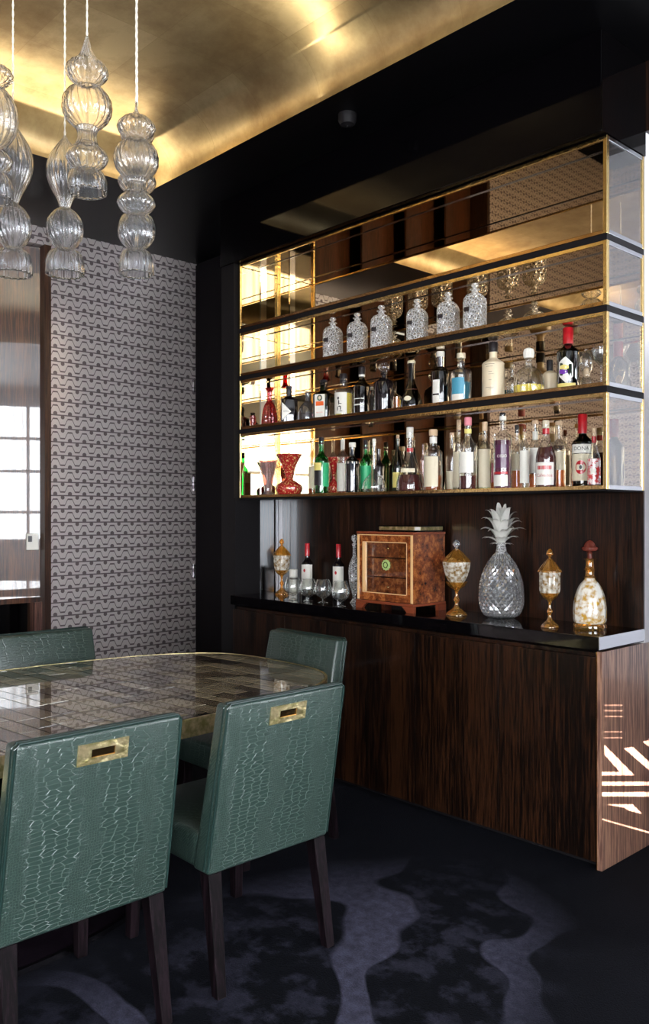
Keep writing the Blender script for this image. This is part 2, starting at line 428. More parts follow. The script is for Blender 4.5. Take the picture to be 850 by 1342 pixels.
def thing(name, label, cat, loc=(0, 0, 0), rotz=0, group=None):
    o = bpy.data.objects.new(name, None); COL.objects.link(o); o.empty_display_size = .05
    o.location = loc; o.rotation_euler = (0, 0, rotz); o['label'] = label; o['category'] = cat
    if group: o['group'] = group
    return o
def tag(o, label, cat, group=None):
    o['label'] = label; o['category'] = cat
    if group: o['group'] = group
    return o
def struct(name, bm, mat, parent=None, **k):
    o = obj(name, bm, mat, parent, **k)
    if parent is None: o['kind'] = 'structure'
    return o
def sbox(name, mat, *a, parent=None):
    bm = BM(); box(bm, *a); return struct(name, bm, mat, parent)
def wpart(name, bm, mat, root, **k):
    """a part modelled in world coordinates under a root that stands at its base"""
    o = obj(name, bm, mat, root, **k); o.location = -root.location; return o
def wbox(name, mat, root, *a, bev=0):
    bm = BM()
    if bev: bbox(bm, *a, bev=bev)
    else: box(bm, *a)
    return wpart(name, bm, mat, root)

# ------------------------------------------------------------------ the room shell
XL, XR, YF, YB = -5.5, 2.6, -3.3, 3.5      # left wall, right wall, wall behind the camera, back wall
ZC = 3.38
BX0, BX1 = -4.174, -1.727                  # bar unit, left and right ends
BY = 3.133                                 # its front
sbox('floor', CARPET, XL-.2, XR+.2, YF-.2, 7.0, -.1, 0)
# ceiling with the coffer opening
CX0, CX1, CY0, CY1 = -4.42, -1.45, -1.6, 2.72
bm = BM()
for a in ((XL-.2, CX0, YF-.2, YB+.35), (CX1, XR+.2, YF-.2, YB+.05), (CX0, CX1, YF-.2, CY0), (CX0, CX1, CY1, YB+.35)):
    box(bm, *a, ZC, ZC+.06)
struct('ceiling', bm, CEIL)
# coved gold coffer
bm = BM(); rings = []
RCV = .30
for i in range(25):
    a = i/24*pi/2; s = RCV*(1-cos(a)); z = ZC+RCV*.8*sin(a)
    rings.append([bm.verts.new(p) for p in ((CX0+s, CY0+s, z), (CX1-s, CY0+s, z), (CX1-s, CY1-s, z), (CX0+s, CY1-s, z))])
for A, B in zip(rings, rings[1:]):
    for i in range(4): bm.faces.new((A[i], A[(i+1) % 4], B[(i+1) % 4], B[i]))
bm.faces.new(rings[-1])
co = struct('ceiling_coffer', bm, GOLD, smooth=True); 
sbox('trim_1', MATTE, CX0-.1, CX1+.1, CY0-.1, CY1+.1, ZC+.27, ZC+.30)   # slab above the coffer
# left wall: wallpaper, lacquered bay, wallpaper
WB0, WB1 = -.60, 2.58
HDR = 3.30
sbox('wall_left', WALLP, XL-.2, XL, WB1, 3.78, 0, ZC)
sbox('wall_left_front', WALLP, XL-.2, XL, YF, WB0, 0, ZC)
sbox('wall_left_header', WALLP, XL-.2, XL, WB0, WB1, 3.26, ZC)
bay = sbox('wall_left_bay', MATTE, XL-.36, XL-.26, WB0, WB1, 0, 3.26)
def spart(name, mat, *a): return sbox(name, mat, *a, parent=bay)
spart('bay_frame', WOODD, XL-.26, XL+.02, WB1-.045, WB1, 0, 3.26)
spart('bay_frame', WOODD, XL-.26, XL+.02, WB0, WB0+.045, 0, 3.26)
npan = 5; pw = (WB1-WB0-.09)/npan
for i in range(npan):
    y0 = WB0+.045+i*pw
    bm = BM(); box(bm, -.02, 0, -pw+.004, 0, .86, 3.25)
    o = struct('lacquer_panel', bm, WOODG, bay); o.location = (XL-.05, y0+pw-.002, 0); o.rotation_euler.z = -radians(13.5)
spart('black_recess', LACQ, XL-.26, XL-.255, WB0+.045, WB1-.045, 0, .86)
spart('recess_shelf', WOODG, XL-.255, XL-.03, WB0+.045, WB1-.045, .84, .875)
spart('recess_edge', WOODE, XL-.085, XL-.02, WB1-.10, WB1-.045, 0, .84)
# back walls
sbox('wall_back_left', DARKW, XL-.2, BX0-.05, 3.78, 3.9, 0, ZC)
sbox('wall_back', PLASTER, BX0-.05, BX1-.001, YB, YB+.12, 0, 3.10)
sbox('wall_back_upper', MATTE, BX0-.05, BX1-.02, YB, YB+.12, 3.10, ZC)
sbox('wall_back_header', WOOD, BX1, XR, YB, YB+.12, 3.08, ZC)
WFX0, WFX1 = -.6, 2.0
bm = BM(); box(bm, XL-.2, WFX0, YF-.2, YF, 0, ZC); box(bm, WFX1, XR+.2, YF-.2, YF, 0, ZC)
box(bm, WFX0, WFX1, YF-.2, YF, 0, .35); box(bm, WFX0, WFX1, YF-.2, YF, 2.75, ZC)
struct('wall_front', bm, WALLPX)
bm = BM(); cols = []
for k in range(41):
    x = WFX0+(WFX1-WFX0)*k/40; y = YF-.12+.018*sin(k*1.9); cols.append((bm.verts.new((x, y, .35)), bm.verts.new((x, y, 2.75))))
for a, b in zip(cols, cols[1:]): bm.faces.new((a[0], b[0], b[1], a[1]))
wn = struct('window_5', bm, CURT)  # unseen glowing window added behind the camera to brighten the bottle fronts
bm = BM()
for x in (WFX0, (WFX0+WFX1)/2-.025, WFX1-.05): box(bm, x, x+.05, YF-.07, YF-.02, .35, 2.75)
for z in (.35, 2.1, 2.70): box(bm, WFX0, WFX1, YF-.065, YF-.025, z, z+.05)
struct('window_frame', bm, PLASTER, wn)
# right wall with window openings
wins = [(-3.0, -1.35), (-.85, .75), (1.35, 2.65)]
WZ0, WZ1 = .35, 2.75
bm = BM(); ys = YF
WZ = [(WZ0, WZ1), (WZ0, WZ1), (1.0, 3.2)]
for (y0, y1), (wa, wb) in zip(wins, WZ):
    box(bm, XR, XR+.2, ys, y0, 0, ZC); box(bm, XR, XR+.2, y0, y1, 0, wa); box(bm, XR, XR+.2, y0, y1, wb, ZC); ys = y1
box(bm, XR, XR+.2, ys, 3.0, 0, ZC)
box(bm, XR, XR+.2, 3.0, 4.05, 0, .92); box(bm, XR, XR+.2, 3.0, 4.05, 1.98, ZC)
box(bm, XR, XR+.2, 4.05, 7.0, 0, ZC)
struct('wall_right', bm, PLASTER)
for i, (y0, y1) in enumerate(wins):
    WZ0, WZ1 = WZ[i]; bm = BM(); ny = 28
    cols = []
    for k in range(ny+1):
        y = y0+(y1-y0)*k/ny; x = XR+.12+.018*sin(k*1.9)
        cols.append((bm.verts.new((x, y, WZ0)), bm.verts.new((x, y, WZ1))))
    for a, b in zip(cols, cols[1:]): bm.faces.new((a[0], b[0], b[1], a[1]))
    wn = struct('window_%d' % (i+1), bm, CURT)
    bm = BM(); ym = (y0+y1)/2
    for a in ((y0, y0+.05, WZ0, WZ1), (y1-.05, y1, WZ0, WZ1), (ym-.025, ym+.025, WZ0, WZ1)): box(bm, XR+.02, XR+.07, *a)
    for z in (WZ0, 2.1, WZ1-.05)+((1.45, 2.62) if i == 2 else ()): box(bm, XR+.025, XR+.065, y0, y1, z, z+.05)
    struct('window_frame', bm, PLASTER, wn)
# the bright room beyond the opening
sbox('wall_far', PLASTER, -4.3, XR+.2, 6.9, 7.0, 0, 3.5)
sbox('wall_far_left', PLASTER, -4.3, -4.2, YB+.3, 6.9, 0, 3.5)
sbox('ceiling_far', PLASTER, -4.3, XR+.2, YB+.12, 7.0, ZC, ZC+.1)
bm = BM(); box(bm, XR-.03, XR-.02, 4.5, 6.4, .4, 2.9); struct('window_4', bm, CURT)
# door in the dark corner, with three steel hinges on the left jamb
bm = BM(); bbox(bm, XL+.02, BX0-.22, 3.755, 3.779, .0, ZC-.02, bev=.002)
dr = struct('door_1', bm, DARKW)
for z in (.94, 1.62, 2.38):
    bm = BM(); box(bm, XL+.002, XL+.010, 3.748, 3.756, z, z+.11); struct('hinge', bm, STEEL, dr)
# soffit over the bar
bm = BM(); bbox(bm, BX0-.13, BX1, BY, YB-.001, 2.972, ZC, bev=.003)
struct('trim_2', bm, SOFF)
sbox('trim_3', LACQ, BX1, BX1+.004, BY, YB, 2.972, ZC)
sbox('trim_4', MATTE, BX0-.13, BX0-.004, BY+.01, 3.78, 0, 2.972)          # dark return left of the bar
bm = BM(); lathe(bm, [(0, ZC), (.045, ZC), (.045, ZC-.03), (.035, ZC-.05), (.012, ZC-.055), (0, ZC-.055)], 20)
x, y, t = -0, 0, 0
tt = (ZC-HC)*F/(HOR-150); d = ray(455)
sd = thing('smoke_detector', 'small round black smoke detector on the black ceiling above the bar', 'smoke detector', (d[0]*tt, d[1]*tt, ZC))
o = obj('housing', bm, MATTE, sd, smooth=True); o.location = (0, 0, -ZC)
bm = BM(); lathe(bm, [(0, -.06), (.004, -.058), (.004, -.054), (0, -.054)], 8); obj('indicator', bm, STEEL, sd)

# ------------------------------------------------------------------ added stencil screen, out of view, cutting the sun into stripes
def pan(px, py):
    d = ray(px); t = BX1/d[0]; return d[1]*t, zpix(py, t)
SX = -1.0
def zp(x, y): return pan(720+x/4.79, 900+y/4.79)
slots = [[(343,365),(345,428),(440,535),(326,535),(326,556),(532,556)],
         [(326,597),(700,597),(700,620),(326,620)], [(326,663),(700,660),(700,690),(326,687)],
         [(352,738),(520,738),(580,799),(492,776),(470,760)],
         [(465,386),(520,378),(700,540),(700,590)], [(582,345),(623,335),(700,395),(700,435)],
         [(326,828),(700,932),(700,942),(326,834)]]
for y in (116, 150, 186, 283, 320): slots.append([(345, y-1.8), (455, y-1.8), (458, y+1.8), (345, y+1.8)])
cu = bpy.data.curves.new('screen', 'CURVE'); cu.dimensions = '2D'; cu.fill_mode = 'BOTH'; cu.extrude = .003
def addpoly(pts):
    s = cu.splines.new('POLY'); s.points.add(len(pts)-1); s.use_cyclic_u = True
    for p, (a, b) in zip(s.points, pts): p.co = (a, b, 0, 1)
addpoly([(2.93, 0.02), (4.12, 0.02), (4.12, 2.1), (2.93, 2.1)])
dz = (SX-BX1)*tan(SUN_EL)
for s in slots: addpoly([(a, b+dz) for a, b in (zp(*p) for p in s)])
tmp = bpy.data.objects.new('t', cu); COL.objects.link(tmp)
dg = bpy.context.evaluated_depsgraph_get(); me = bpy.data.meshes.new_from_object(tmp.evaluated_get(dg))
bpy.data.objects.remove(tmp)
for v in me.vertices:
    a, b, c = v.co; v.co = (SX+c, a, b)
me.materials.append(GUN)
scr = thing('sun_stencil_screen', 'unseen dark stencil screen added right of the bar to cut the sun into stripes', 'screen', (SX, 3.5, 0))
o = bpy.data.objects.new('stencil_panel', me); COL.objects.link(o); o.parent = scr; o.location = -scr.location
for y in (2.91, 4.12): wbox('post', GUN, scr, SX-.02, SX+.02, y, y+.02, 0, 2.12)

# ------------------------------------------------------------------ base cabinet and worktop
base = thing('bar_base_cabinet', 'long low dark ebony cabinet with flush doors under the black worktop', 'cabinet', (-2.95, 3.3, 0))
CT = .941
wbox('carcass', WOOD, base, BX0+.01, BX1-.02, BY+.02, YB-.001, .05, CT-.07)
wbox('plinth', MATTE, base, BX0+.01, BX1-.02, BY+.045, YB-.001, 0, .05)
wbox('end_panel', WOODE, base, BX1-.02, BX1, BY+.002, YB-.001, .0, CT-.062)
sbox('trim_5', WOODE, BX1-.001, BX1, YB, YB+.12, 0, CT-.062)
wbox('end_edge', BRASSD, base, BX1-.024, BX1-.0205, BY-.001, BY+.018, .0, CT-.062)
xs = [at_y(653, BY)[0]]
edges = [BX0]+[BX0+(xs[0]-BX0)*k/4 for k in range(1, 4)]+[xs[0], BX1-.022]
for a, b in zip(edges, edges[1:]):
    wbox('cupboard_door', WOOD, base, a+.0015, b-.0015, BY, BY+.02, .03, CT-.085, bev=.001)
wt = thing('bar_worktop', 'polished black stone worktop with a pale metal end edge, on the ebony cabinet', 'worktop', (-2.95, 3.3, CT-.055))
wbox('slab', STONE, wt, BX0, BX1-.002, BY-.02, YB-.001, CT-.055, CT, bev=.002)
wbox('end_edge', STEEL, wt, BX1-.002, BX1+.001, BY-.02, YB-.001, CT-.05, CT)
# wood back panels of the niche and the left return
Z4 = 1.534
nb = thing('niche_back_panel', 'dark veneered back panel of the bar niche between worktop and shelves', 'panel', (-2.95, 3.49, CT))
for k in range(4):
    a = BX0+.05+(BX1-BX0-.05)*k/4; b = BX0+.05+(BX1-BX0-.05)*(k+1)/4
    wbox('veneer_panel', WOOD, nb, a+.0006, b-.0006, 3.488, YB-.001, CT, Z4)
ml = thing('niche_end_mirror', 'narrow tall mirror closing the left end of the bar niche', 'mirror', (BX0, 3.4, CT))
wbox('dark_return', MATTE, ml, BX0-.003, BX0+.012, BY+.01, 3.335, CT, Z4)
wbox('bevel_strip', SMIR, ml, BX0, BX0+.014, 3.336, 3.385, CT, Z4)
wbox('mirror_glass', SMIR, ml, BX0, BX0+.008, 3.386, 3.487, CT, Z4)

# ------------------------------------------------------------------ mirrored display cabinet
FY = 3.175; TX0, TX1 = BX0+.006, BX1
dc = thing('display_cabinet', 'wall-hung bronze-mirrored display cabinet of four brass-framed tiers full of bottles', 'cabinet', (-2.95, 3.35, Z4))
zs = [2.968, 2.558, 2.268, 1.941, 1.534]
bw = .012
tiers = []
for i in range(4):
    zt = zs[i]-(.013 if i else 0); zb = zs[i+1]+(.013 if i < 3 else 0)
    tiers.append((zb+.012, zt-.012))
    wbox('shelf_mirror', BMIR, dc, TX0+bw, TX1-bw, FY+bw, 3.483, zb+.004, zb+.012)
    wbox('ceiling_mirror', BMIR, dc, TX0+bw, TX1-bw, FY+bw, 3.483, zt-.012, zt-.004)
    wbox('back_mirror', BMIR, dc, TX0+.002, TX1-.006, 3.483, 3.494, zb, zt)
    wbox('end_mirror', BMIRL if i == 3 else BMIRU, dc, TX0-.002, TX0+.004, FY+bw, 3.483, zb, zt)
    wbox('mirror_bevel', SMIR, dc, TX0+.004, TX0+.010, 3.342, 3.385, zb+.013, zt-.013)
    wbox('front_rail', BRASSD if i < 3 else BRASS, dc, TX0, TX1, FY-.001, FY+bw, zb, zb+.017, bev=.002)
    wbox('front_rail', BRASS, dc, TX0, TX1, FY-.001, FY+bw, zt-.017, zt, bev=.002)
    for x0, x1, y0, y1 in ((TX0, TX0+.016, FY-.003, FY+bw), (TX1-.016, TX1+.002, FY-.003, FY+.016), (TX1-.012, TX1+.002, 3.475, 3.490), (TX0+.004, TX0+.018, 3.470, 3.483)):
        wbox('post', BRASS, dc, x0, x1, y0, y1, zb, zt, bev=.002)
    for z in (zb, zt-.018):
        wbox('end_rail', STEEL, dc, TX1-.010, TX1+.002, FY+.016, 3.475, z, z+.018, bev=.002)
    wbox('glass_panel', PANE, dc, TX1-.004, TX1-.002, FY+.016, 3.475, zb+.018, zt-.018)
    wbox('ceiling_strip', STEEL, dc, TX0+bw, TX1-bw, 3.285, 3.291, zt-.016, zt-.0125)
    if i: wbox('shelf_board', MATTE, dc, TX0+.002, TX1-.002, FY+.004, 3.494, zs[i]-.013, zs[i]+.013)
wbox('base_board', MATTE, dc, TX0, TX1-.001, FY+.004, 3.487, Z4-.006, Z4)

# ------------------------------------------------------------------ dining table
TCX, TCY, TA, TB, TN = -2.985, 1.02, .655, 1.50, 3.4
def sell(s=1.0, n=96):
    out = []
    for i in range(n):
        a = 2*pi*i/n; c, s_ = cos(a), sin(a)
        out.append((TA*s*math.copysign(abs(c)**(2/TN), c), (TB-TA+TA*s)*math.copysign(abs(s_)**(2/TN), s_)))
    return out
tb = thing('dining_table', 'long oval dining table with glossy shell-inlaid top and gold rim', 'table', (TCX, TCY, 0))
def prism(bm, pts, z0, z1):
    a = [bm.verts.new((x, y, z0)) for x, y in pts]; b = [bm.verts.new((x, y, z1)) for x, y in pts]
    n = len(pts); bm.faces.new(a[::-1]); bm.faces.new(b)
    for i in range(n): bm.faces.new((a[i], a[(i+1) % n], b[(i+1) % n], b[i]))
bm = BM(); prism(bm, sell(.995), .700, .7585); obj('tabletop', bm, LACQ, tb, smooth=True)
bm = BM(); o_, i_ = sell(1.0), sell(.985)
n = len(o_)
R = [[bm.verts.new((x, y, z)) for x, y in p] for p, z in ((o_, .700), (o_, .7600), (i_, .7600), (i_, .7))]
for k in range(4):
    for i in range(n): bm.faces.new((R[k][i], R[k][(i+1) % n], R[(k+1) % 4][(i+1) % n], R[(k+1) % 4][i]))
obj('rim', bm, AGED, tb, smooth=True)
# inlay tiles clipped to the outline
clip = sell(.982, 72)
def clip_poly(poly):
    n = len(clip)
    for i in range(n):
        a, b = clip[i], clip[(i+1) % n]; out = []
        if not poly: return poly
        def side(p): return (b[0]-a[0])*(p[1]-a[1])-(b[1]-a[1])*(p[0]-a[0])
        for j in range(len(poly)):
            p, q = poly[j], poly[(j+1) % len(poly)]; sp, sq = side(p), side(q)
            if sp >= 0: out.append(p)
            if (sp >= 0) != (sq >= 0):
                t = sp/(sp-sq); out.append((p[0]+t*(q[0]-p[0]), p[1]+t*(q[1]-p[1])))
        poly = out
    return poly
rt = random.Random(9); rest = BM(); ntile = 0
y = TB
rowh = .07
row = 0
# slightly slanted courses running across the table
while y > -TB-.2:
    x = -TA-.25+rt.random()*.1
    h0 = rowh*rt.uniform(.8, 1.2)
    while x < TA+.1:
        wd = rt.uniform(.09, .2); sl = .10; sk = rt.uniform(-.010, .010); g = .0042
        q = [(x+g, y-h0+g+sl*x), (x+wd-g, y-h0+g+sl*(x+wd)), (x+wd-g+sk, y-g+sl*(x+wd)), (x+g+sk, y-g+sl*x)]
        q = clip_poly(q)
        if len(q) >= 3:
            ar = abs(sum(q[i][0]*q[(i+1) % len(q)][1]-q[(i+1) % len(q)][0]*q[i][1] for i in range(len(q))))/2
            if ar > 6e-5:
                zt = .7590+rt.uniform(-.0001, .0001)
                if y > -.35 and ntile < 296:
                    bm = BM(); prism(bm, q, .7580, zt)
                    obj('inlay_tile', bm, INLAY, tb); ntile += 1
                else: prism(rest, q, .7580, zt)
        x += wd
    y -= h0; row += 1
o = obj('inlay_field', rest, INLAY, tb); o['kind'] = 'stuff'
bm = BM(); lathe(bm, [(0, .0), (.42, 0), (.42, .02), (.40, .03), (0, .03)], 48, sy=1.9); obj('base_plate', bm, BLKG, tb, smooth=True)
bm = BM(); lathe(bm, [(.422, .002), (.428, .004), (.428, .022), (.422, .026)], 48, sy=1.9); obj('base_trim', bm, GUN, tb, smooth=True)
bm = BM(); lathe(bm, [(0, .03), (.20, .03), (.17, .3), (.22, .69), (0, .70)], 40, sy=2.6); obj('pedestal', bm, LACQ, tb, smooth=True)

# ------------------------------------------------------------------ dining chairs
def slab_back(bm, grow=0.0, off=0.0):
    pass
def rbox(bm, pts8, bev, seg=3):
    t = BM(); hexa(t, pts8[:4], pts8[4:])
    bmesh.ops.bevel(t, geom=t.edges[:], offset=bev, segments=seg, affect='EDGES', profile=.5)
    me = bpy.data.meshes.new('t'); t.to_mesh(me); t.free(); bm.from_mesh(me); bpy.data.meshes.remove(me)
def make_chair(label):
    t = thing('dining_chair', label, 'chair', group='green leather dining chairs round the oval table')
    hw0, hw1 = .243, .236; zb, zt = .354, .876; yb, yt = -.24, -.33; th0, th1 = .085, .062
    bm = BM(); rbox(bm, [(-hw0, yb, zb), (hw0, yb, zb), (hw0, yb+th0, zb), (-hw0, yb+th0, zb),
                         (-hw1, yt, zt), (hw1, yt, zt), (hw1, yt+th1, zt), (-hw1, yt+th1, zt)], .012)
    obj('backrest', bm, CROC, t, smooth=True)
    # piping along both rims of the back's outer panel
    bm = BM()
    for off in (.004, .022):
        e = .0015
        P = [(-hw0-e+.002, yb+off, zb+.012), (-hw1-e+.002, yt+off, zt-.010), (-hw1+.010, yt+off, zt+e), (hw1-.010, yt+off, zt+e), (hw1+e-.002, yt+off, zt-.010), (hw0+e-.002, yb+off, zb+.012)]
        tube(bm, P, .0042, 8)
    obj('piping', bm, PIPING, t, smooth=True)
    bm = BM(); rbox(bm, [(-.238, yb+th0-.02, zb), (.238, yb+th0-.02, zb), (.232, .26, zb), (-.232, .26, zb),
                         (-.238, yb+th0-.03, .468), (.238, yb+th0-.03, .468), (.232, .262, .468), (-.232, .262, .468)], .016)
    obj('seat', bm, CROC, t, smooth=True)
    for sx in (-1, 1):
        bm = BM(); a = .0235; b = .016
        x0, x1 = sx*(hw0-.03), sx*(hw0-.022)
        y0, y1 = yb+.03, yb-.025
        rbox(bm, [(x1-b, y1-b, 0), (x1+b, y1-b, 0), (x1+b, y1+b, 0), (x1-b, y1+b, 0), (x0-a, y0-a, zb), (x0+a, y0-a, zb), (x0+a, y0+a, zb), (x0-a, y0+a, zb)], .0015, 1)
        obj('leg', bm, WOODL, t)
        bm = BM(); y0, y1 = .225, .235
        rbox(bm, [(x1-b, y1-b, 0), (x1+b, y1-b, 0), (x1+b, y1+b, 0), (x1-b, y1+b, 0), (x0-a, y0-a, zb), (x0+a, y0-a, zb), (x0+a, y0+a, zb), (x0-a, y0+a, zb)], .0015, 1)
        obj('leg', bm, WOODL, t)
    # recessed pull
    zc = .818; s = (yt-yb)/(zt-zb); yy = lambda z: yb+s*(z-zb)
    hx, hz, ix, iz = .072, .028, .034, .011
    ring_o = [(-hx, -hz), (hx, -hz), (hx, hz), (-hx, hz)]; ring_i = [(-ix, -iz), (ix, -iz), (ix, iz), (-ix, iz)]
    bm = BM()
    lay = []
    for ring, d in ((ring_o, .0005), (ring_o, -.004), (ring_i, -.004), (ring_i, -.0008)):
        lay.append([bm.verts.new((x, yy(zc+z)+d, zc+z)) for x, z in ring])
    for A, B in zip(lay, lay[1:]):
        for i in range(4): bm.faces.new((A[i], A[(i+1) % 4], B[(i+1) % 4], B[i]))
    o = obj('handle_plate', bm, AGED, t); o['label'] = 'aged brass recessed pull'
    bm = BM(); bm.faces.new([bm.verts.new((x, yy(zc+z)-.0012, zc+z)) for x, z in ring_i])
    obj('handle_recess', bm, BRASSD, o)
    return t
def copy_tree(o, parent=None):
    c = o.copy(); COL.objects.link(c); c.parent = parent
    for ch in list(o.children): copy_tree(ch, c)
    return c
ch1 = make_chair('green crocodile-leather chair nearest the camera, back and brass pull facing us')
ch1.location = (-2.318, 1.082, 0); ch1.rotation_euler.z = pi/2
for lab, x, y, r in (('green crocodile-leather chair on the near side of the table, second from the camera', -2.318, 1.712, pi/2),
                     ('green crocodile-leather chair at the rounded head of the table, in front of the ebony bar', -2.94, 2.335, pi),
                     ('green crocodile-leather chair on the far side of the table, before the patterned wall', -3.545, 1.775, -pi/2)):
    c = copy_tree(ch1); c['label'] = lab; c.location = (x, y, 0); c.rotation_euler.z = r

# ------------------------------------------------------------------ pendants
def scaleprof(parts, s):
    return [(r*s, z) for r, z in parts]
def pendant(label, px, depth, segs, cords=1, cordtop=None, grp='fluted glass pendants over the table', hide=0):
    """segs: list of (kind, ytop, ybottom, width px)"""
    d = ray(px); X, Y = d[0]*depth, d[1]*depth
    zz = lambda py: HC+(HOR-py)*depth/F
    bot = zz(segs[-1][2]); top = zz(segs[0][1])
    t = thing('pendant_light', label, 'pendant light', (X, Y, bot), group=grp)
    k = depth/F; npz = 72
    for kind, y0, y1, wpx in segs:
        z1, z0 = zz(y0)-bot, zz(y1)-bot; h = z1-z0; R = wpx*k/2; rn = .016
        if kind == 'onion': P = [(rn, 0), (R*.66, .06*h), (R, .24*h), (R*.9, .40*h), (R*.56, .50*h), (R*.36, .62*h), (R*.2, .78*h), (.004, h)]
        elif kind == 'sphere': P = [(rn, 0), (R*.62, .1*h), (R*.93, .3*h), (R, .5*h), (R*.93, .7*h), (R*.62, .9*h), (rn, h)]
        elif kind == 'squash': P = [(rn, 0), (R*.72, .14*h), (R, .42*h), (R*.96, .62*h), (R*.66, .86*h), (rn, h)]
        elif kind == 'drop': P = [(rn, 0), (R*.42, .12*h), (R*.86, .33*h), (R, .52*h), (R*.84, .70*h), (R*.45, .86*h), (R*.15, .96*h), (.004, h)]
        elif kind == 'neck': P = [(R*1.1, 0), (R*.9, .3*h), (R*.9, .7*h), (R*1.1, h)]
        elif kind == 'cone': P = [(R, 0), (R*.4, .3*h), (R*.15, .7*h), (.004, h)]
        elif kind == 'bell': P = [(R*1.0, 0), (R*1.0, .35*h), (R*.95, .6*h), (R*.78, .85*h), (R*.4, .98*h), (rn, h)]
        bm = BM()
        P = [(r, z0+z) for r, z in smooth_prof(P, 4)]
        th = .0022; Pi = [(max(r-th, .0015), z) for r, z in P]
        lathe(bm, P+Pi[::-1]+[P[0]], 100, flute=.085, nf=18, twist=2.5 if kind in ('sphere',) else 0)
        bmesh.ops.remove_doubles(bm, verts=bm.verts, dist=1e-6)
        nm = {'bell': 'glass_bell', 'neck': 'glass_neck'}.get(kind, 'glass_bulb')
        o = obj(nm, bm, PEND, t, smooth='all')
        if kind == 'bell':
            bm = BM(); rr = R*1.0; tube(bm, [(rr*cos(a*pi/24), rr*sin(a*pi/24), z0) for a in range(49)], .0022, 6); obj('glass_rim', bm, PEND, o, smooth=True)
    # lamp stem inside and twisted flex
    bm = BM(); tube(bm, [(0, 0, (zz(segs[-1][1])-bot)), (0, 0, top-bot)], .005, 8); obj('inner_stem', bm, CLEAR, t, smooth=True)
    ctop = ZC+.235-bot
    bm = BM(); nst = int((ctop-(top-bot))/.012)
    for ph in (0, pi):
        tube(bm, [(.0022*cos(ph+k_*1.2), .0022*sin(ph+k_*1.2), top-bot+k_*.012) for k_ in range(nst+1)], .0021, 5)
    obj('flex', bm, FLEX, t, smooth=True)
    return t
FLEX = pr('white_flex', (.75, .70, .6), .6)
pendant('glass pendant with teardrop above sphere and bell, at the left edge of the cluster', 17, 3.05,
        [('drop', 160, 268, 48), ('sphere', 268, 327, 44), ('bell', 325, 360, 46)])
pendant('glass pendant with teardrop, sphere and bell, second from left in the low front row', 85, 3.10,
        [('drop', 178, 274, 44), ('sphere', 273, 328, 44), ('bell', 326, 360, 46)])
pendant('tall glass pendant with pointed onion top, hanging highest in the middle of the cluster', 114, 2.95,
        [('onion', 48, 112, 51), ('sphere', 111, 170, 60), ('neck', 168, 190, 26), ('squash', 188, 224, 50), ('bell', 221, 253, 48)])
pendant('glass pendant of stacked bulbs, rightmost and nearest of the cluster', 178.5, 2.95,
        [('cone', 134, 152, 14), ('squash', 151, 183, 46), ('sphere', 181, 237, 54), ('neck', 235, 252, 26), ('squash', 250, 282, 45), ('sphere', 281, 328, 44), ('bell', 326, 360, 42)])
pendant('glass pendant hanging directly behind the rightmost one, its bell at mid height', 179.5, 3.35,
        [('onion', 150, 190, 40), ('sphere', 190, 226, 46), ('drop', 215, 262, 46), ('squash', 258, 284, 36), ('bell', 280, 308, 44)])
pendant('glass pendant cut by the left edge of the picture, with a large ribbed sphere', -12, 2.85,
        [('onion', 62, 112, 52), ('sphere', 111, 196, 64), ('squash', 194, 228, 50), ('bell', 225, 262, 52)])

# ------------------------------------------------------------------ bottles
def arc_label(bm, R, a0, a1, z0, z1, n=10, R1=None):
    R1 = R if R1 is None else R1
    lo = []; up = []
    for i in range(n+1):
        a = a0+(a1-a0)*i/n
        lo.append(bm.verts.new((R*cos(a), R*sin(a), z0))); up.append(bm.verts.new((R1*cos(a), R1*sin(a), z1)))
    for i in range(n): bm.faces.new((lo[i], lo[i+1], up[i+1], up[i]))
def text_mesh(s, size):
    c = bpy.data.curves.new('txt', 'FONT'); c.body = s; c.size = size; c.align_x = 'CENTER'; c.align_y = 'CENTER'; c.resolution_u = 2
    o = bpy.data.objects.new('txt', c); COL.objects.link(o)
    dg = bpy.context.evaluated_depsgraph_get(); me = bpy.data.meshes.new_from_object(o.evaluated_get(dg))
    bpy.data.objects.remove(o); return me
def text_cyl(s, width, R, ang, z, mat, parent, name='lettering'):
    me = text_mesh(s, .02); xs = [v.co.x for v in me.vertices]; k = width/(max(xs)-min(xs))
    for v in me.vertices:
        a = ang+v.co.x*k/R; v.co = ((R)*cos(a), (R)*sin(a), z+v.co.y*k)
    me.materials.clear(); me.materials.append(mat)
    o = bpy.data.objects.new(name, me); COL.objects.link(o); o.parent = parent; return o
KIND = {  # shoulder start, neck start, neck radius, neck end before cap
 'wine': (.60, .74, .36), 'tall': (.66, .78, .34), 'spirit': (.58, .76, .34), 'slope': (.42, .82, .30), 'gin': (.62, .74, .36), 'squat': (.50, .70, .30), 'bell': (.10, .66, .26)}
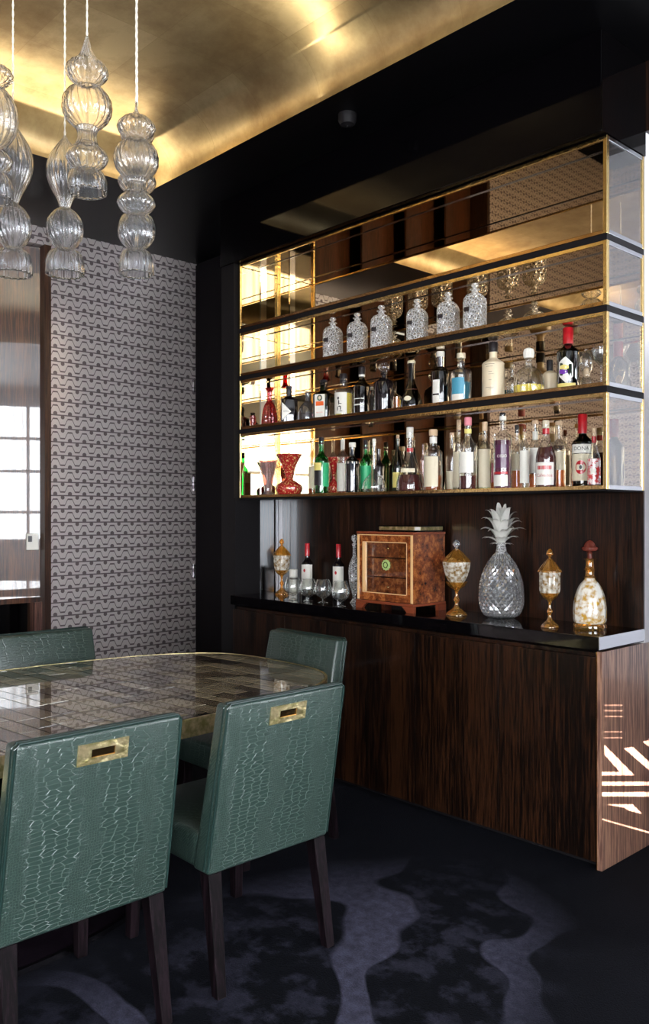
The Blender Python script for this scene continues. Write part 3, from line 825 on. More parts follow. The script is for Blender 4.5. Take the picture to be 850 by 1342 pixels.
def bottle(label, px, ytop, wpx, tier, kind, glass, Y=3.28, fill=None, liquid=None, lab=None, cap=None, caph=.1, sq=0, base_z=None, grp=None, rot=0, cat='bottle', name='bottle', seg=28, neck=None, collar=None):
    X, t = at_y(px, Y)
    z0 = tiers[tier][0] if base_z is None else base_z
    H = zpix(ytop, t)-z0
    if base_z is None: H = min(H, tiers[tier][1]-z0-.006)
    R = wpx*t/F/2
    toCam = atan2(-Y, -X)
    o = thing(name, label, cat, (X, Y, z0), group=grp)
    zs_, zn, rn = KIND[kind]; rn *= R
    if neck: rn = neck*t/F/2
    ch = caph*H if cap else 0
    HB = H-ch*.5
    P = [(0, .004), (R*.8, .0), (R*.97, .004), (R, .012)]
    n = 10
    P.append((R, zs_*H))
    for i in range(1, n+1):
        u = i/n; P.append((rn+(R-rn)*(.5+.5*cos(pi*u)), (zs_+(zn-zs_)*u)*H))
    P += [(rn, HB-.014), (rn*1.18, HB-.012), (rn*1.18, HB-.003), (rn*.9, HB)]
    if not cap: P += [(rn*.6, HB)]
    bm = BM(); lathe(bm, P, seg if not sq else 40, sq=sq)
    g = obj('glass_body', bm, glass, o, smooth=True)
    g.rotation_euler.z = (toCam+rot) if sq else 0
    if liquid:
        zf = fill*H; Q = [(0, .008), (R*.92, .008), (R*.94, .014)]
        for r, z in P[4:]:
            if z < zf: Q.append((r*.94, z))
            else: break
        last = Q[-1][0]
        zq = min(zf, P[4][1]) if zf <= P[4][1] else zf
        if zf <= P[4][1]: Q = Q[:3]+[(R*.94, zf), (0, zf)]
        else: Q += [(last*.98, zf), (0, zf)]
        bm = BM(); lathe(bm, Q, 28 if not sq else 40, sq=sq); l = obj('liquid', bm, liquid, o, smooth=True); l.rotation_euler.z = g.rotation_euler.z
    if cap:
        cm, cr = cap if isinstance(cap, tuple) else (cap, 1.28)
        bm = BM(); lathe(bm, [(0, H), (rn*cr*.9, H), (rn*cr, H-.003), (rn*cr, H-ch), (rn*1.0, H-ch)], 18); obj('cap', bm, cm, o, smooth=True)
    if collar:
        cm, f0, f1 = collar; bm = BM(); lathe(bm, [(rn*1.06, f0*H), (rn*1.12, f0*H+.001), (rn*1.12, f1*H), (rn*1.06, f1*H)], 18); obj('collar', bm, cm, o, smooth=True)
    for L in (lab or []):
        # (material, f0, f1, centre offset deg, half width deg, text, text material)
        lm, f0, f1, ac, hw = L[:5]
        a = toCam+radians(ac)
        bm = BM()
        if sq:
            fw = R*.9*hw/60; rr = R*1.002+.0012
            box(bm, R*.99, rr, -fw, fw, f0*H, f1*H); lo = obj('label_paper', bm, lm, o); lo.rotation_euler.z = toCam+rot
        else:
            arc_label(bm, R+.0008, a-radians(hw), a+radians(hw), f0*H, f1*H); lo = obj('label_paper', bm, lm, o, smooth='all')
        if len(L) > 5 and L[5]:
            s, tm, tw, tf = L[5]
            if sq:
                me = text_mesh(s, .02); xs_ = [v.co.x for v in me.vertices]; k = R*2*tw/(max(xs_)-min(xs_))
                for v in me.vertices: v.co = (rr+.0006, v.co.x*k, tf*H+v.co.y*k)
                me.materials.clear(); me.materials.append(tm)
                q = bpy.data.objects.new('lettering', me); COL.objects.link(q); q.parent = lo
            else: text_cyl(s, R*2*tw, R+.0014, a, tf*H, tm, lo)
    return o, R, H, toCam
G4 = 'bottles on the lowest display tier'; G3 = 'bottles on the third display tier'
# --- lowest tier, left to right
bottle('small dark green bottle standing in for a reflection at the far left end of the lowest tier', 320, 591, 14, 3, 'spirit', BLKG, Y=3.24, liquid=L_BRN, fill=.6, grp=G4)  # stands in for a bottle mirrored in the end panel
bottle('pale amber bottle half hidden behind the green absinthe bottle', 410, 574, 12, 3, 'tall', CLEAR, Y=3.40, liquid=L_AMB, fill=.3, lab=[(CREAM, .12, .5, 0, 65)], grp=G4)
bottle('bright green glass bottle with green and painted labels, right of the red vase', 421, 573, 19, 3, 'spirit', GRNG, lab=[(GREENLAB, .14, .55, 48, 38), (YELLOWP, .42, .55, -42, 40), (INK, .16, .42, -42, 40)], cap=(INK, 1.1), caph=.12, grp=G4)
bottle('white labelled bottle with pale neck, left behind the blue bottle', 449, 574, 15, 3, 'tall', CLEAR, Y=3.38, lab=[(WHITE, .06, .55, -10, 75)], collar=(WHITE, .80, .97), grp=G4)
bottle('dark blue glass bottle with white cap and white band', 461.5, 580, 19, 3, 'gin', BLUG, lab=[(WHITE, .585, .625, 0, 178)], cap=(WHITE, 1.35), caph=.09, liquid=L_BLU, fill=.35, grp=G4)
bottle('green bottle with a bright green label, left of the long-necked decanter', 479, 577, 15, 3, 'spirit', GRNG, Y=3.40, lab=[(GREENLAB, .1, .52, 0, 70)], cap=(INK, 1.1), caph=.16, grp=G4)
bottle('black wine bottle behind the long-necked decanter', 496, 588, 15, 3, 'wine', BLKG, Y=3.42, lab=[(WHITE, .2, .4, 20, 30)], grp=G4)
bottle('tall dark tapering bottle with cork, behind and left of the broad cognac bottle', 521, 570, 15, 3, 'slope', DGRN, Y=3.42, cap=(CORK, .9), caph=.12, lab=[(YELLOWP, .1, .36, 0, 60)], grp=G4)
bottle('broad-bottomed cognac bottle with red collar and dark red liquid', 537, 560, 36, 3, 'bell', CLEAR, Y=3.29, neck=8, liquid=L_RED, fill=.27, lab=[(CREAM, .30, .36, -10, 30)], cap=(WHITE, 1.15), caph=.16, collar=(RED, .62, .68), grp=G4)
bottle('thin pale stick-like bottle between the cognac bottle and its right neighbour', 554, 582, 7, 3, 'tall', PINKG, Y=3.42, grp=G4)
bottle('cork-stoppered brandy bottle with aged cream engraved label, right of the cognac', 567.5, 563, 24, 3, 'gin', CLEAR, liquid=L_AMB, fill=.26, lab=[(CREAM, .08, .56, -25, 55)], cap=(CORK, 1.3), caph=.10, collar=(WHITE, .78, .88), grp=G4)
bottle('small clear bottle with brown label behind the tall clear pair', 592, 567, 16, 3, 'spirit', CLEAR, Y=3.42, liquid=L_ORG, fill=.3, lab=[(CREAM, .05, .35, 0, 60)], cap=(CORK, 1.1), caph=.08, grp=G4)
bottle('tall slim grappa bottle with cork and ribbed cream label', 601, 550, 15, 3, 'tall', CLEAR, Y=3.39, lab=[(CREAM, .06, .55, -10, 70)], cap=(CORK, 1.15), caph=.14, grp=G4)
bottle('clear bottle with pinkish cap, white torn label and a red-brown finger of liquid', 613, 547, 24, 3, 'spirit', CLEAR, Y=3.26, liquid=L_RED, fill=.20, lab=[(WHITE, .24, .52, -15, 50)], cap=(PINK, 1.2), caph=.11, collar=(YELLOWP, .78, .84), grp=G4)
bottle('slim pale green bottle covered by a long ribbed cream label', 635, 553, 17, 3, 'spirit', CLEAR, Y=3.33, liquid=L_PALE, fill=.6, lab=[(CREAM, .05, .60, -12, 62)], cap=(CORK, 1.2), caph=.13, grp=G4)
bottle('pink labelled bottle peeping out left of the purple-filled bottle', 648, 568, 14, 3, 'tall', CLEAR, Y=3.42, liquid=L_ORG, fill=.35, lab=[(PINK, .15, .48, 0, 65)], grp=G4)
bottle('tall clear bottle of purple-black liqueur with black cap and white lower label', 658.5, 541, 24, 3, 'tall', CLEAR, Y=3.255, liquid=L_PUR, fill=.64, lab=[(WHITE, .045, .19, -18, 50), (RED, .20, .23, -18, 50), (PURD, .28, .58, -5, 42, ('ORIO', WHITE, .55, .43))], cap=(INK, 1.0), caph=.04, collar=(WHITE, .90, .955), grp=G4)
bottle('slim bottle of orange liqueur with cream label, right behind the purple one', 677, 557, 15, 3, 'spirit', CLEAR, Y=3.40, liquid=L_ORG, fill=.55, lab=[(CREAM, .3, .55, -15, 50)], cap=(INK, 1.1), caph=.12, grp=G4)
bottle('clear white-labelled bottle with dark red cap, third from the red-banded brandy', 687, 557, 13, 3, 'tall', CLEAR, Y=3.31, lab=[(WHITE, .1, .6, 0, 60)], cap=(MAHOG, 1.15), caph=.10, grp=G4)
bottle('clear cork-topped bottle with white label and orange liquid, left behind the brandy', 701, 551, 19, 3, 'spirit', CLEAR, Y=3.41, liquid=L_ORG, fill=.22, lab=[(WHITE, .24, .60, -10, 60)], cap=(CORK, 1.3), caph=.05, collar=(WHITE, .72, .84), grp=G4)
bottle('tapering brandy bottle with red neck band and large white label with red print', 715, 551, 27, 3, 'slope', CLEAR, Y=3.25, liquid=L_RED, fill=.60, lab=[(WHITE, .05, .38, -10, 55, ('Calvados', RED, .8, .19)), (RED, .275, .33, -10, 40)], cap=(CREAM, 1.1), caph=.11, collar=(RED, .80, .88), grp=G4)
bottle('cork-stoppered clear bottle with an inch of orange liqueur, right of the brandy', 732, 552, 18, 3, 'spirit', CLEAR, Y=3.40, liquid=L_ORG, fill=.28, lab=[(CREAM, .28, .55, -10, 50)], cap=(CORK, 1.5), caph=.06, grp=G4)
b_, R_, H_, tc_ = bottle('dark vermouth bottle with red foil and a big red round emblem, near the glass end', 763, 543, 27, 3, 'wine', DGRN, Y=3.345, liquid=L_BRN, fill=.72,
       lab=[(CREAM, .10, .46, -8, 62), (WHITE, .47, .59, -8, 62, ('DONA', INK, .75, .53))], cap=(RED, 1.25), caph=.26, collar=(WHITE, .88, .94), grp=G4)
def disc_cyl(R, ang, z, rad, mat, parent, name='emblem', rz=None):
    bm = BM(); rz = rz or rad; c = bm.verts.new((R*cos(ang), R*sin(ang), z)); n = 20; ring = []
    for i in range(n):
        a = 2*pi*i/n; b = ang+rad*cos(a)/R; ring.append(bm.verts.new((R*cos(b), R*sin(b), z+rz*sin(a))))
    for i in range(n): bm.faces.new((c, ring[i], ring[(i+1) % n]))
    return obj(name, bm, mat, parent)
e = disc_cyl(R_+.0014, tc_-radians(10), .28*H_, .024, RED, b_, rz=.030)
disc_cyl(R_+.0020, tc_-radians(10), .28*H_, .010, WHITE, e, 'inner_emblem', rz=.013)
disc_cyl(R_+.0025, tc_-radians(10), .28*H_, .006, INK, e, 'inner_emblem', rz=.009)
bottle('stubby clear bottle with red and white floral print, cork and red collar', 778, 561, 17, 3, 'slope', CLEAR, Y=3.25, liquid=L_RED, fill=.30, lab=[(REDFLOR, .05, .48, 0, 170), (WHITE, .22, .32, -8, 22)], cap=(CORK, 1.1), caph=.14, collar=(RED, .75, .86), grp=G4)

# --- third tier
bottle('black bottle with a white diamond label, right of the ruby decanter', 378.5, 506, 22, 2, 'gin', BLKG, sq=5, rot=.1, neck=7, grp=G3)
bottle('dark green square herbal liqueur bottle with white and orange label', 424, 498, 24, 2, 'gin', DGRN, sq=6, rot=-.45, liquid=L_BRN, fill=.5, cap=(INK, 1.2), caph=.12, neck=8,
       lab=[(WHITE, .06, .62, 0, 40, ('Jägermeister', ORANGE, .42, .18))], grp=G3)
bottle('pale yellow spirit bottle with a white skeleton-print label', 450, 490, 24, 2, 'gin', CLEAR, liquid=L_YEL, fill=.55, cap=(INK, 1.15), caph=.20, lab=[(WHITE, .08, .56, -28, 48)], collar=(WHITE, .82, .87), grp=G3)
bottle('dark whisky bottle with amber neck and black-and-white cap', 474, 481, 22, 2, 'spirit', DKBR, liquid=L_BRN, fill=.55, cap=(INK, 1.2), caph=.16, lab=[(WHITE, .20, .23, -25, 40), (WHITE, .33, .345, -25, 40)], collar=(WHITE, .80, .88), grp=G3)
bottle('small clear bottle with white cap behind the dark whisky', 487, 507, 10, 2, 'gin', SMOK, Y=3.42, cap=(WHITE, 1.2), caph=.1, grp=G3)
bottle('dark cognac bottle with an oval cream label and cork stopper', 539, 473, 29, 2, 'bell', DKBR, Y=3.29, neck=9, liquid=L_BRN, fill=.42, cap=(CREAM, 1.15), caph=.09, grp=G3)
bottle('dark rum bottle with long white foil neck and split white label', 577, 457, 24, 2, 'gin', DKBR, neck=9, liquid=L_BRN, fill=.5, cap=(WHITE, 1.2), caph=.1, collar=(STEEL, .70, .92), lab=[(WHITE, .22, .47, -30, 24), (WHITE, .05, .19, -30, 24)], grp=G3)
bottle('clear gin bottle with a blue seascape label', 604, 463, 27, 2, 'gin', CLEAR, Y=3.285, liquid=L_BLU, fill=.42, cap=(CREAM, 1.2), caph=.1, lab=[(BLUELAB, .18, .50, -22, 38), (WHITE, .04, .18, -24, 34)], grp=G3)
bottle('cream ceramic bottle with dark neck band and printed scrollwork', 646, 440, 29, 2, 'gin', CERAM, Y=3.285, cap=(INK, 1.25), caph=.17, neck=10, grp=G3, lab=[(INK, .600, .606, -20, 26), (INK, .560, .565, -20, 18), (INK, .47, .475, -16, 10), (INK, .43, .434, -12, 14), (INK, .33, .334, -16, 8), (INK, .20, .206, -20, 22), (INK, .17, .174, -14, 12)])
bottle('small clear flask behind and left of the ribbed tequila decanter', 671, 478, 16, 2, 'squat', CLEAR, Y=3.41, grp=G3)
bottle('small cream bottle with a black cap, behind and right of the tequila decanter', 720, 472, 18, 2, 'gin', CERAM, Y=3.40, cap=(INK, 1.3), caph=.3, grp=G3)
b_, R_, H_, tc_ = bottle('large dark bottle with red foil neck and a hexagonal colourful label', 744, 416, 29, 2, 'wine', DGRN, Y=3.265, liquid=L_BRN, fill=.70, cap=(RED, 1.3), caph=.26,
    lab=[(YELLOWP, .04, .10, -12, 52)], collar=(YELLOWP, .86, .885), grp=G3)
def hex_cyl(R, ang, z, w, h, mat, parent, name='label_paper', pts=None):
    pts = pts or [(-1, -.45), (0, -1), (1, -.55), (1, .45), (0, 1), (-1, .62)]
    bm = BM(); c = bm.verts.new((R*cos(ang), R*sin(ang), z)); ring = []
    dense = []
    for (a, b), (c2, d) in zip(pts, pts[1:]+pts[:1]):
        for k in range(4): dense.append((a+(c2-a)*k/4, b+(d-b)*k/4))
    for a, b in dense: q = ang+a*w/R; ring.append(bm.verts.new((R*cos(q), R*sin(q), z+b*h)))
    for i in range(len(ring)): bm.faces.new((c, ring[i], ring[(i+1) % len(ring)]))
    return obj(name, bm, mat, parent)
h = hex_cyl(R_+.001, tc_-radians(12), .31*H_, .031, .056, WHITE, b_)
hex_cyl(R_+.0016, tc_-radians(20), .35*H_, .020, .012, YELLOWP, h, 'printed_patch')
hex_cyl(R_+.0016, tc_-radians(24), .28*H_, .019, .011, PURPLE, h, 'printed_patch')
# diamond label on the black bottle
def find(lbl): return next(o for o in COL.objects if o.get('label', '').startswith(lbl))
def face_poly(parent, R, rot, pts, mat, name='label_paper', lift=.0014):
    bm = BM(); bm.faces.new([bm.verts.new((R+lift, a, b)) for a, b in pts])
    o = obj(name, bm, mat, parent); o.rotation_euler.z = rot; return o
bb = find('black bottle with a white diamond'); X, Y = bb.location.x, bb.location.y; tc = atan2(-Y, -X)+.1
Rb = 22*at_y(378.5, 3.28)[1]/F/2
d = face_poly(bb, Rb, tc, [(-.048, .115), (-.03, .10), (-.012, .075), (-.03, .05), (-.048, .03)][::-1] if False else [(-.046, .02), (.008, .072), (-.046, .125)], WHITE)
me = text_mesh('OTTY', .016)
for v in me.vertices: v.co = (Rb+.0024, -.022+v.co.x*.8, .072+v.co.y*.8)
me.materials.clear(); me.materials.append(INK); q = bpy.data.objects.new('lettering', me); COL.objects.link(q); q.parent = d
# herbal bottle emblem and band
bb = find('dark green square'); Rb = 24*at_y(424, 3.28)[1]/F/2; tc = atan2(-bb.location.y, -bb.location.x)-.45; hh = .22
d = face_poly(bb, Rb, tc, [(-.024, .078), (.024, .078), (.024, .102), (-.024, .102)], ORANGE, 'label_band', .0018)
pts = [(.016*cos(2*pi*i/14), .122+.017*sin(2*pi*i/14)) for i in range(14)]
face_poly(bb, Rb, tc, pts, DGRN, 'label_emblem', .0018); face_poly(bb, Rb, tc, [(a*.55, .122+(b-.122)*.6) for a, b in pts], CREAM, 'label_emblem', .0022)
# oval label on the cognac, skull print on the white label
bb = find('dark cognac'); Rb = 29*at_y(539, 3.29)[1]/F/2; tc = atan2(-bb.location.y, -bb.location.x)
disc_cyl(Rb*.965+.002, tc-radians(22), .055, .020, CREAM, bb, 'oval_label', rz=.012)
bb = find('pale yellow spirit'); Rb = 24*at_y(450, 3.28)[1]/F/2; tc = atan2(-bb.location.y, -bb.location.x)-radians(28)
for da, z_, r_, rz_ in ((-.12, .105, .006, .008), (-.05, .082, .0035, .014), (.1, .075, .010, .002), (.02, .060, .007, .003), (.16, .050, .003, .012), (-.2, .048, .003, .013), (.2, .034, .009, .002)):
    disc_cyl(Rb+.0016, tc+da, z_, r_, INK, bb, 'skeleton_print', rz=rz_)

def turned(name, label, cat, px, ytop, wpx, Y, z0, prof, mat, flute=0, nf=0, sq=0, seg=32, grp=None, rot=0, sx=1, sy=1, tier=None, extra=None, clampz=None):
    """prof normalised: radius 1 = half width, z 1 = full height; list of (part name, profile, material)"""
    X, t = at_y(px, Y); H = zpix(ytop, t)-z0
    if tier is not None: H = min(H, tiers[tier][1]-z0-.006)
    R = wpx*t/F/2
    o = thing(name, label, cat, (X, Y, z0), rotz=atan2(-Y, -X)+rot, group=grp)
    for pn, pf, m in prof:
        bm = BM(); lathe(bm, [(r*R, z*H) for r, z in pf], seg, flute=flute, nf=nf, sq=sq, sx=sx, sy=sy); obj(pn, bm, m, o, smooth=True)
    return o, R, H
Z4F, Z3F, Z2F = tiers[3][0], tiers[2][0], tiers[1][0]
# ruby decanter, ruby vases
RD = [(0, 0), (.98, 0), (1, .06), (.98, .18), (.88, .36), (.66, .54), (.36, .64), (.28, .72), (.30, .86), (.42, .95), (.62, 1.0), (.50, 1.0), (.3, .93), (.2, .88)]
turned('ruby_decanter', 'ruby red fluted glass decanter with flared lip, left of the diamond-label bottle', 'decanter', 353, 509, 21, 3.25, Z3F, [('glass_body', smooth_prof(RD, 3), REDG)], REDG, flute=.05, nf=10, seg=60, tier=2)
turned('ruby_tumbler', 'tiny ruby glass tumbler at the left end of the third tier', 'glass', 331, 545, 9, 3.24, Z3F, [('bowl', [(0, 0), (.7, 0), (.75, .1), (1, .6), (.95, 1), (.85, 1), (.9, .6), (.6, .15), (0, .15)], REDG)], REDG)
RV = [(0, 0), (.72, 0), (.95, .08), (1.02, .17), (.95, .25), (.60, .33), (.30, .40), (.27, .46), (.36, .58), (.58, .76), (.80, .90), (.98, 1.0), (.92, 1.0), (.74, .88), (.5, .72), (.22, .5), (0, .45)]
turned('ruby_vase', 'ruby red trumpet vase with gilt flecks and squat bulb foot, on the lowest tier', 'vase', 378.5, 596, 34, 3.28, Z4F, [('vase_body', smooth_prof(RV, 3), REDGILT), ('gilt_ring', [(.30, .43), (.34, .44), (.30, .45)], BRASS)], REDGILT, flute=.02, nf=12, seg=60)
turned('ruby_vase', 'second gilded ruby vase, behind and right of the green absinthe bottle', 'vase', 437, 600, 17, 3.38, Z4F, [('vase_body', smooth_prof([(r*.98, z) for r, z in RV], 3), REDGILT)], REDGILT, flute=.02, nf=12, seg=60)
CV = [(0, 0), (.85, 0), (.95, .03), (.5, .1), (.42, .16), (.5, .35), (.7, .65), (1, 1), (.94, 1), (.62, .62), (.34, .2), (0, .18)]
o, R_, H_ = turned('tumbler_vase', 'clear flared glass vase with a purple band, left of the ruby vase', 'vase', 351, 605, 24, 3.27, Z4F, [('vase_body', smooth_prof(CV, 3), PINKG)], CLEAR)
bm = BM(); lathe(bm, [(R_*.60, H_*.62), (R_*.86, H_*.95), (R_*.84, H_*.95), (R_*.58, H_*.62)], 32); obj('purple_band', bm, PINKG, o, smooth=True)
# long-necked clear decanter
LD = [(0, .03), (.6, 0), (.95, .05), (1.0, .14), (.85, .24), (.5, .32), (.24, .40), (.17, .5), (.16, .92), (.2, .93), (.2, .95)]
turned('long_necked_decanter', 'clear round-bellied decanter with very long neck and frosted stopper', 'decanter', 490, 575, 31, 3.27, Z4F, [('glass_body', smooth_prof(LD, 3), CLEAR), ('stopper', [(0, 1), (.14, 1), (.16, .94), (.12, .86), (0, .86)], WHITE)], CLEAR)
# smoky decanter
SD = [(0, 0), (.95, 0), (1, .04), (1, .32), (.8, .5), (.42, .66), (.26, .74), (.26, .96), (.34, 1), (.2, 1)]
o, R_, H_ = turned('smoky_decanter', 'squat smoky glass decanter with dark liquid and a small pink seal', 'decanter', 403, 514, 26, 3.29, Z3F, [('glass_body', smooth_prof(SD, 3), SMOK), ('liquid', [(0, .02), (.9, .02), (.94, .3), (0, .3)], L_BRN)], SMOK)
disc_cyl(R_+.001, radians(35), H_*.22, .009, PINK, o, 'seal')
# black decanter with ball stopper
BD = [(0, 0), (.95, 0), (1, .03), (1, .52), (.9, .60), (.5, .66), (.26, .69), (.24, .76)]
X, t = at_y(503, 3.28)
turned('black_decanter', 'square-shouldered black glass decanter with a big clear ball stopper', 'decanter', 503, 473, 27, 3.28, Z3F, [('glass_body', BD, BLKG), ('neck_ring', [(.24, .74), (.34, .76), (.34, .78), (0, .78)], BLKG), ('ball_stopper', [(0, .78), (.3, .80), (.5, .85), (.55, .89), (.5, .94), (.3, .985), (0, 1)], CLEAR)], BLKG, tier=2, seg=36)
# ribbed tequila decanter
TQ = [(0, 0), (.8, 0), (.95, .06), (1, .2), (.92, .38), (.7, .52), (.36, .60), (.24, .64), (.22, .76), (.3, .77)]
turned('ribbed_decanter', 'round ribbed glass tequila decanter with yellow spirit and frosted ball stopper', 'decanter', 692.5, 456, 39, 3.29, Z3F,
       [('glass_body', smooth_prof(TQ, 3), CLEAR), ('liquid', [(0, .02), (.78, .02), (.92, .1), (.94, .22), (0, .22)], L_YEL), ('stopper', [(0, .78), (.3, .79), (.34, .82), (.36, .9), (.3, .97), (.12, 1), (0, 1)], PINKW if False else WHITE)], CLEAR, flute=.05, nf=14, seg=84, tier=2)
# hour-glass carafe with cork ball and a coupe
turned('hourglass_carafe', 'clear double-bellied carafe beside the hexagon-label bottle near the glass end', 'carafe', 768, 457, 17, 3.34, Z3F,
       [('glass_body', smooth_prof([(0, 0), (.9, .0), (1, .12), (.8, .26), (.45, .36), (.8, .5), (1, .66), (.8, .82), (.35, .95), (.3, 1)], 3), CLEAR), ('cork_ball', [(0, .30), (.4, .34), (.5, .42), (.4, .52), (0, .56)], CORK)], CLEAR)
CP = [(0, 0), (.75, 0), (.72, .02), (.1, .06), (.06, .12), (.06, .52), (.2, .56), (.7, .68), (.98, .86), (1.0, 1.0), (.95, 1.0), (.9, .86), (.6, .7), (0, .6)]
turned('coupe_glass', 'clear coupe glass just inside the glass end of the third tier', 'glass', 787, 456, 22, 3.285, Z3F, [('bowl', smooth_prof(CP, 2), CLEAR)], CLEAR)
turned('shot_glass', 'tiny yellow-tinted shot glass right of the black decanter', 'glass', 520, 520, 8, 3.33, Z3F, [('bowl', [(0, 0), (.8, 0), (1, 1), (.9, 1), (.7, .15), (0, .15)], AMBG)], AMBG)

# second tier: six cut-crystal square decanters
DB = [(0, 0), (.97, 0), (1, .02), (1, .60), (.92, .68), (.70, .745), (.40, .78), (.27, .80), (.26, .84), (.42, .855), (.42, .87), (.30, .875)]
DS = [(.12, .875), (.14, .895), (.30, .92), (.38, .95), (.30, .985), (.1, 1), (0, 1)]
order = ['leftmost', 'second from left', 'third from left', 'third from right', 'second from right', 'rightmost']
for k, (px, yt_, wp) in enumerate(((436, 416, 23), (468, 410, 24), (499.5, 400, 25), (546.5, 392, 25), (587, 383, 26), (622, 371, 27))):
    X, t = at_y(px, 3.235); H = min(zpix(yt_, t), tiers[1][1]-.004)-Z2F; R = wp*t/F/2
    if k == 0:
        o = thing('crystal_decanter', 'square cut-crystal decanter with round stopper on the second tier, '+order[0]+' of six', 'decanter', (X, 3.235, Z2F), group='cut-crystal decanters on the second tier')
        bm = BM(); lathe(bm, [(r*R, z*H) for r, z in DB], 40, sq=5); obj('glass_body', bm, CRYS, o, smooth=True)
        bm = BM(); lathe(bm, [(r*R, z*H) for r, z in DS], 16); obj('stopper', bm, CRYS, o, smooth=True)
        bm = BM(); bbox(bm, R*.99, R*1.06, -R*.75, -R*.2, H*.38, H*.47, bev=.002); obj('silver_tag', bm, GUN, o)
        proto = o; RP, HP = R, H
    else:
        o = copy_tree(proto); o['label'] = 'square cut-crystal decanter with round stopper on the second tier, '+order[k]+' of six'
        o.location = (X, 3.235, Z2F); o.scale = (R/RP, R/RP, H/HP)
    o.rotation_euler.z = atan2(-3.235, -X)-.35

# ------------------------------------------------------------------ on the worktop
def ct(px, pyb):
    X, Y, t = on_plane(px, pyb, CT)
    Y = min(Y, 3.43); return at_y(px, Y)[0], Y
def turned_ct(name, label, cat, px, pyb, ytop, wpx, parts, **k):
    X, Y = ct(px, pyb)
    return turned(name, label, cat, px, ytop, wpx, Y, CT, parts, None, **k)
GOB_F = [(0, 0), (.62, 0), (.66, .02), (.5, .05), (.2, .10), (.12, .16), (.22, .2), (.12, .24), (.1, .30), (.2, .34), (.5, .38), (.74, .44)]
def goblet(label, px, pyb, yt_, wpx, cup, knobm, kx=.9):
    return turned_ct('lidded_goblet', label, 'goblet', px, pyb, yt_, wpx,
        [('stem', smooth_prof(GOB_F, 3), AMBG), ('cup', smooth_prof(cup, 3), AMBFROST),
         ('lid', smooth_prof([(1.0*kx, .70), (1.02*kx, .715), (.75, .76), (.45, .82), (.18, .87), (.1, .88)], 3), AMBG),
         ('knob', smooth_prof([(.08, .87), (.12, .9), (.26, .93), (.22, .96), (.1, .99), (0, 1)], 3), knobm)], flute=.03, nf=10, seg=60)
goblet('tall gold lidded goblet at the left end of the worktop by the mirror', 369, 779, 706, 26, [(.2, .36), (.6, .42), (.8, .52), (.82, .62), (.86, .70), (.8, .70)], AMBG)
goblet('wide amber lidded goblet with clear knob, right of the burr-wood box', 598, 806, 707, 40, [(.2, .36), (.5, .44), (.72, .52), (.86, .62), (.92, .70), (.86, .70)], CRYSB)
goblet('narrow amber lidded goblet with frosted engraved bowl, right of the glass pineapple', 720, 822, 719, 34, [(.3, .38), (.72, .44), (.80, .52), (.80, .64), (.82, .70), (.76, .70)], AMBG)
# engraved amber decanter
turned_ct('amber_decanter', 'bell-shaped engraved amber decanter with purple-brown stopper, at the right end of the worktop', 'decanter', 772.5, 824, 708, 42,
   [('foot', [(0, 0), (.95, 0), (1, .03), (.95, .06), (.9, .07)], AMBG), ('body', smooth_prof([(.9, .07), (.98, .10), (1, .22), (.9, .36), (.66, .48), (.36, .55), (.3, .57)], 3), AMBDEC),
    ('neck', smooth_prof([(.3, .57), (.4, .585), (.28, .60), (.27, .66), (.38, .67), (.26, .69), (.25, .77), (.46, .79), (.2, .80)], 3), AMBG),
    ('stopper', smooth_prof([(.16, .80), (.15, .86), (.46, .885), (.5, .92), (.4, .93), (.3, .97), (.1, 1), (0, 1)], 3), MAHG if False else liq('stopper_glass', (.25, .06, .04), .5))], flute=.02, nf=12, seg=60)
# wine bottles
for lab, px, pyb, yt_ in (('red wine bottle with white crested label behind the brandy balloons, nearer the mirror', 402.5, 779, 712), ('red wine bottle with white crested label, next to the burr-wood box', 443.5, 786, 713)):
    X, Y = ct(px, pyb)
    b_, R_, H_, tc_ = bottle(lab, px, yt_, 16, 3, 'wine', BLKG, Y=Y, base_z=CT, cap=(RED, 1.2), caph=.24, lab=[(WHITE, .14, .60, -8, 60)], grp='red wine bottles on the worktop', name='wine_bottle')
    e = disc_cyl(R_+.0016, tc_-radians(28), H_*.49, .007, RED, b_, 'crest', rz=.010)
# balloons
SN = [(0, 0), (.55, 0), (.5, .03), (.12, .08), (.1, .16), (.3, .22), (.8, .36), (1, .55), (.92, .78), (.7, 1.0), (.66, 1.0), (.88, .78), (.95, .55), (.75, .38), (0, .26)]
names = ['leftmost', 'second from left', 'third from left', 'rightmost']
for k, (px, pyb, yt_, wp) in enumerate(((383.5, 786, 757, 23), (404, 788, 759, 24), (423, 790, 760, 23), (446, 795, 762, 24))):
    turned_ct('brandy_balloon', 'clear brandy balloon glass on the black worktop, %s of the four' % names[k], 'glass', px, pyb, yt_, wp, [('glass_bowl', smooth_prof(SN, 3), CLEAR)], grp='brandy balloons on the worktop')
turned_ct('lidded_jar', 'short white cylindrical jar behind the leftmost brandy balloon', 'jar', 384.5, 777, 746, 11, [('jar_body', [(0, 0), (.95, 0), (1, .05), (1, .62), (0, .62)], WHITE), ('dark_band', [(.99, .60), (1.02, .61), (1.02, .66), (.99, .67)], INK), ('lid', [(0, .66), (1, .66), (1, .97), (.9, 1), (0, 1)], WHITE)])
turned_ct('cut_glass_ewer', 'tall cut-glass carafe with stopper, half hidden left of the burr-wood box', 'carafe', 464, 790, 700, 15, [('glass_body', smooth_prof([(0, 0), (.8, 0), (.4, .05), (.3, .1), (.8, .25), (1, .42), (.9, .55), (.4, .66), (.28, .72), (.3, .82), (.5, .86), (.2, .86)], 3), CRYS), ('stopper', smooth_prof([(.2, .86), (.2, .88), (.55, .93), (.4, .98), (0, 1)], 3), CRYS)])

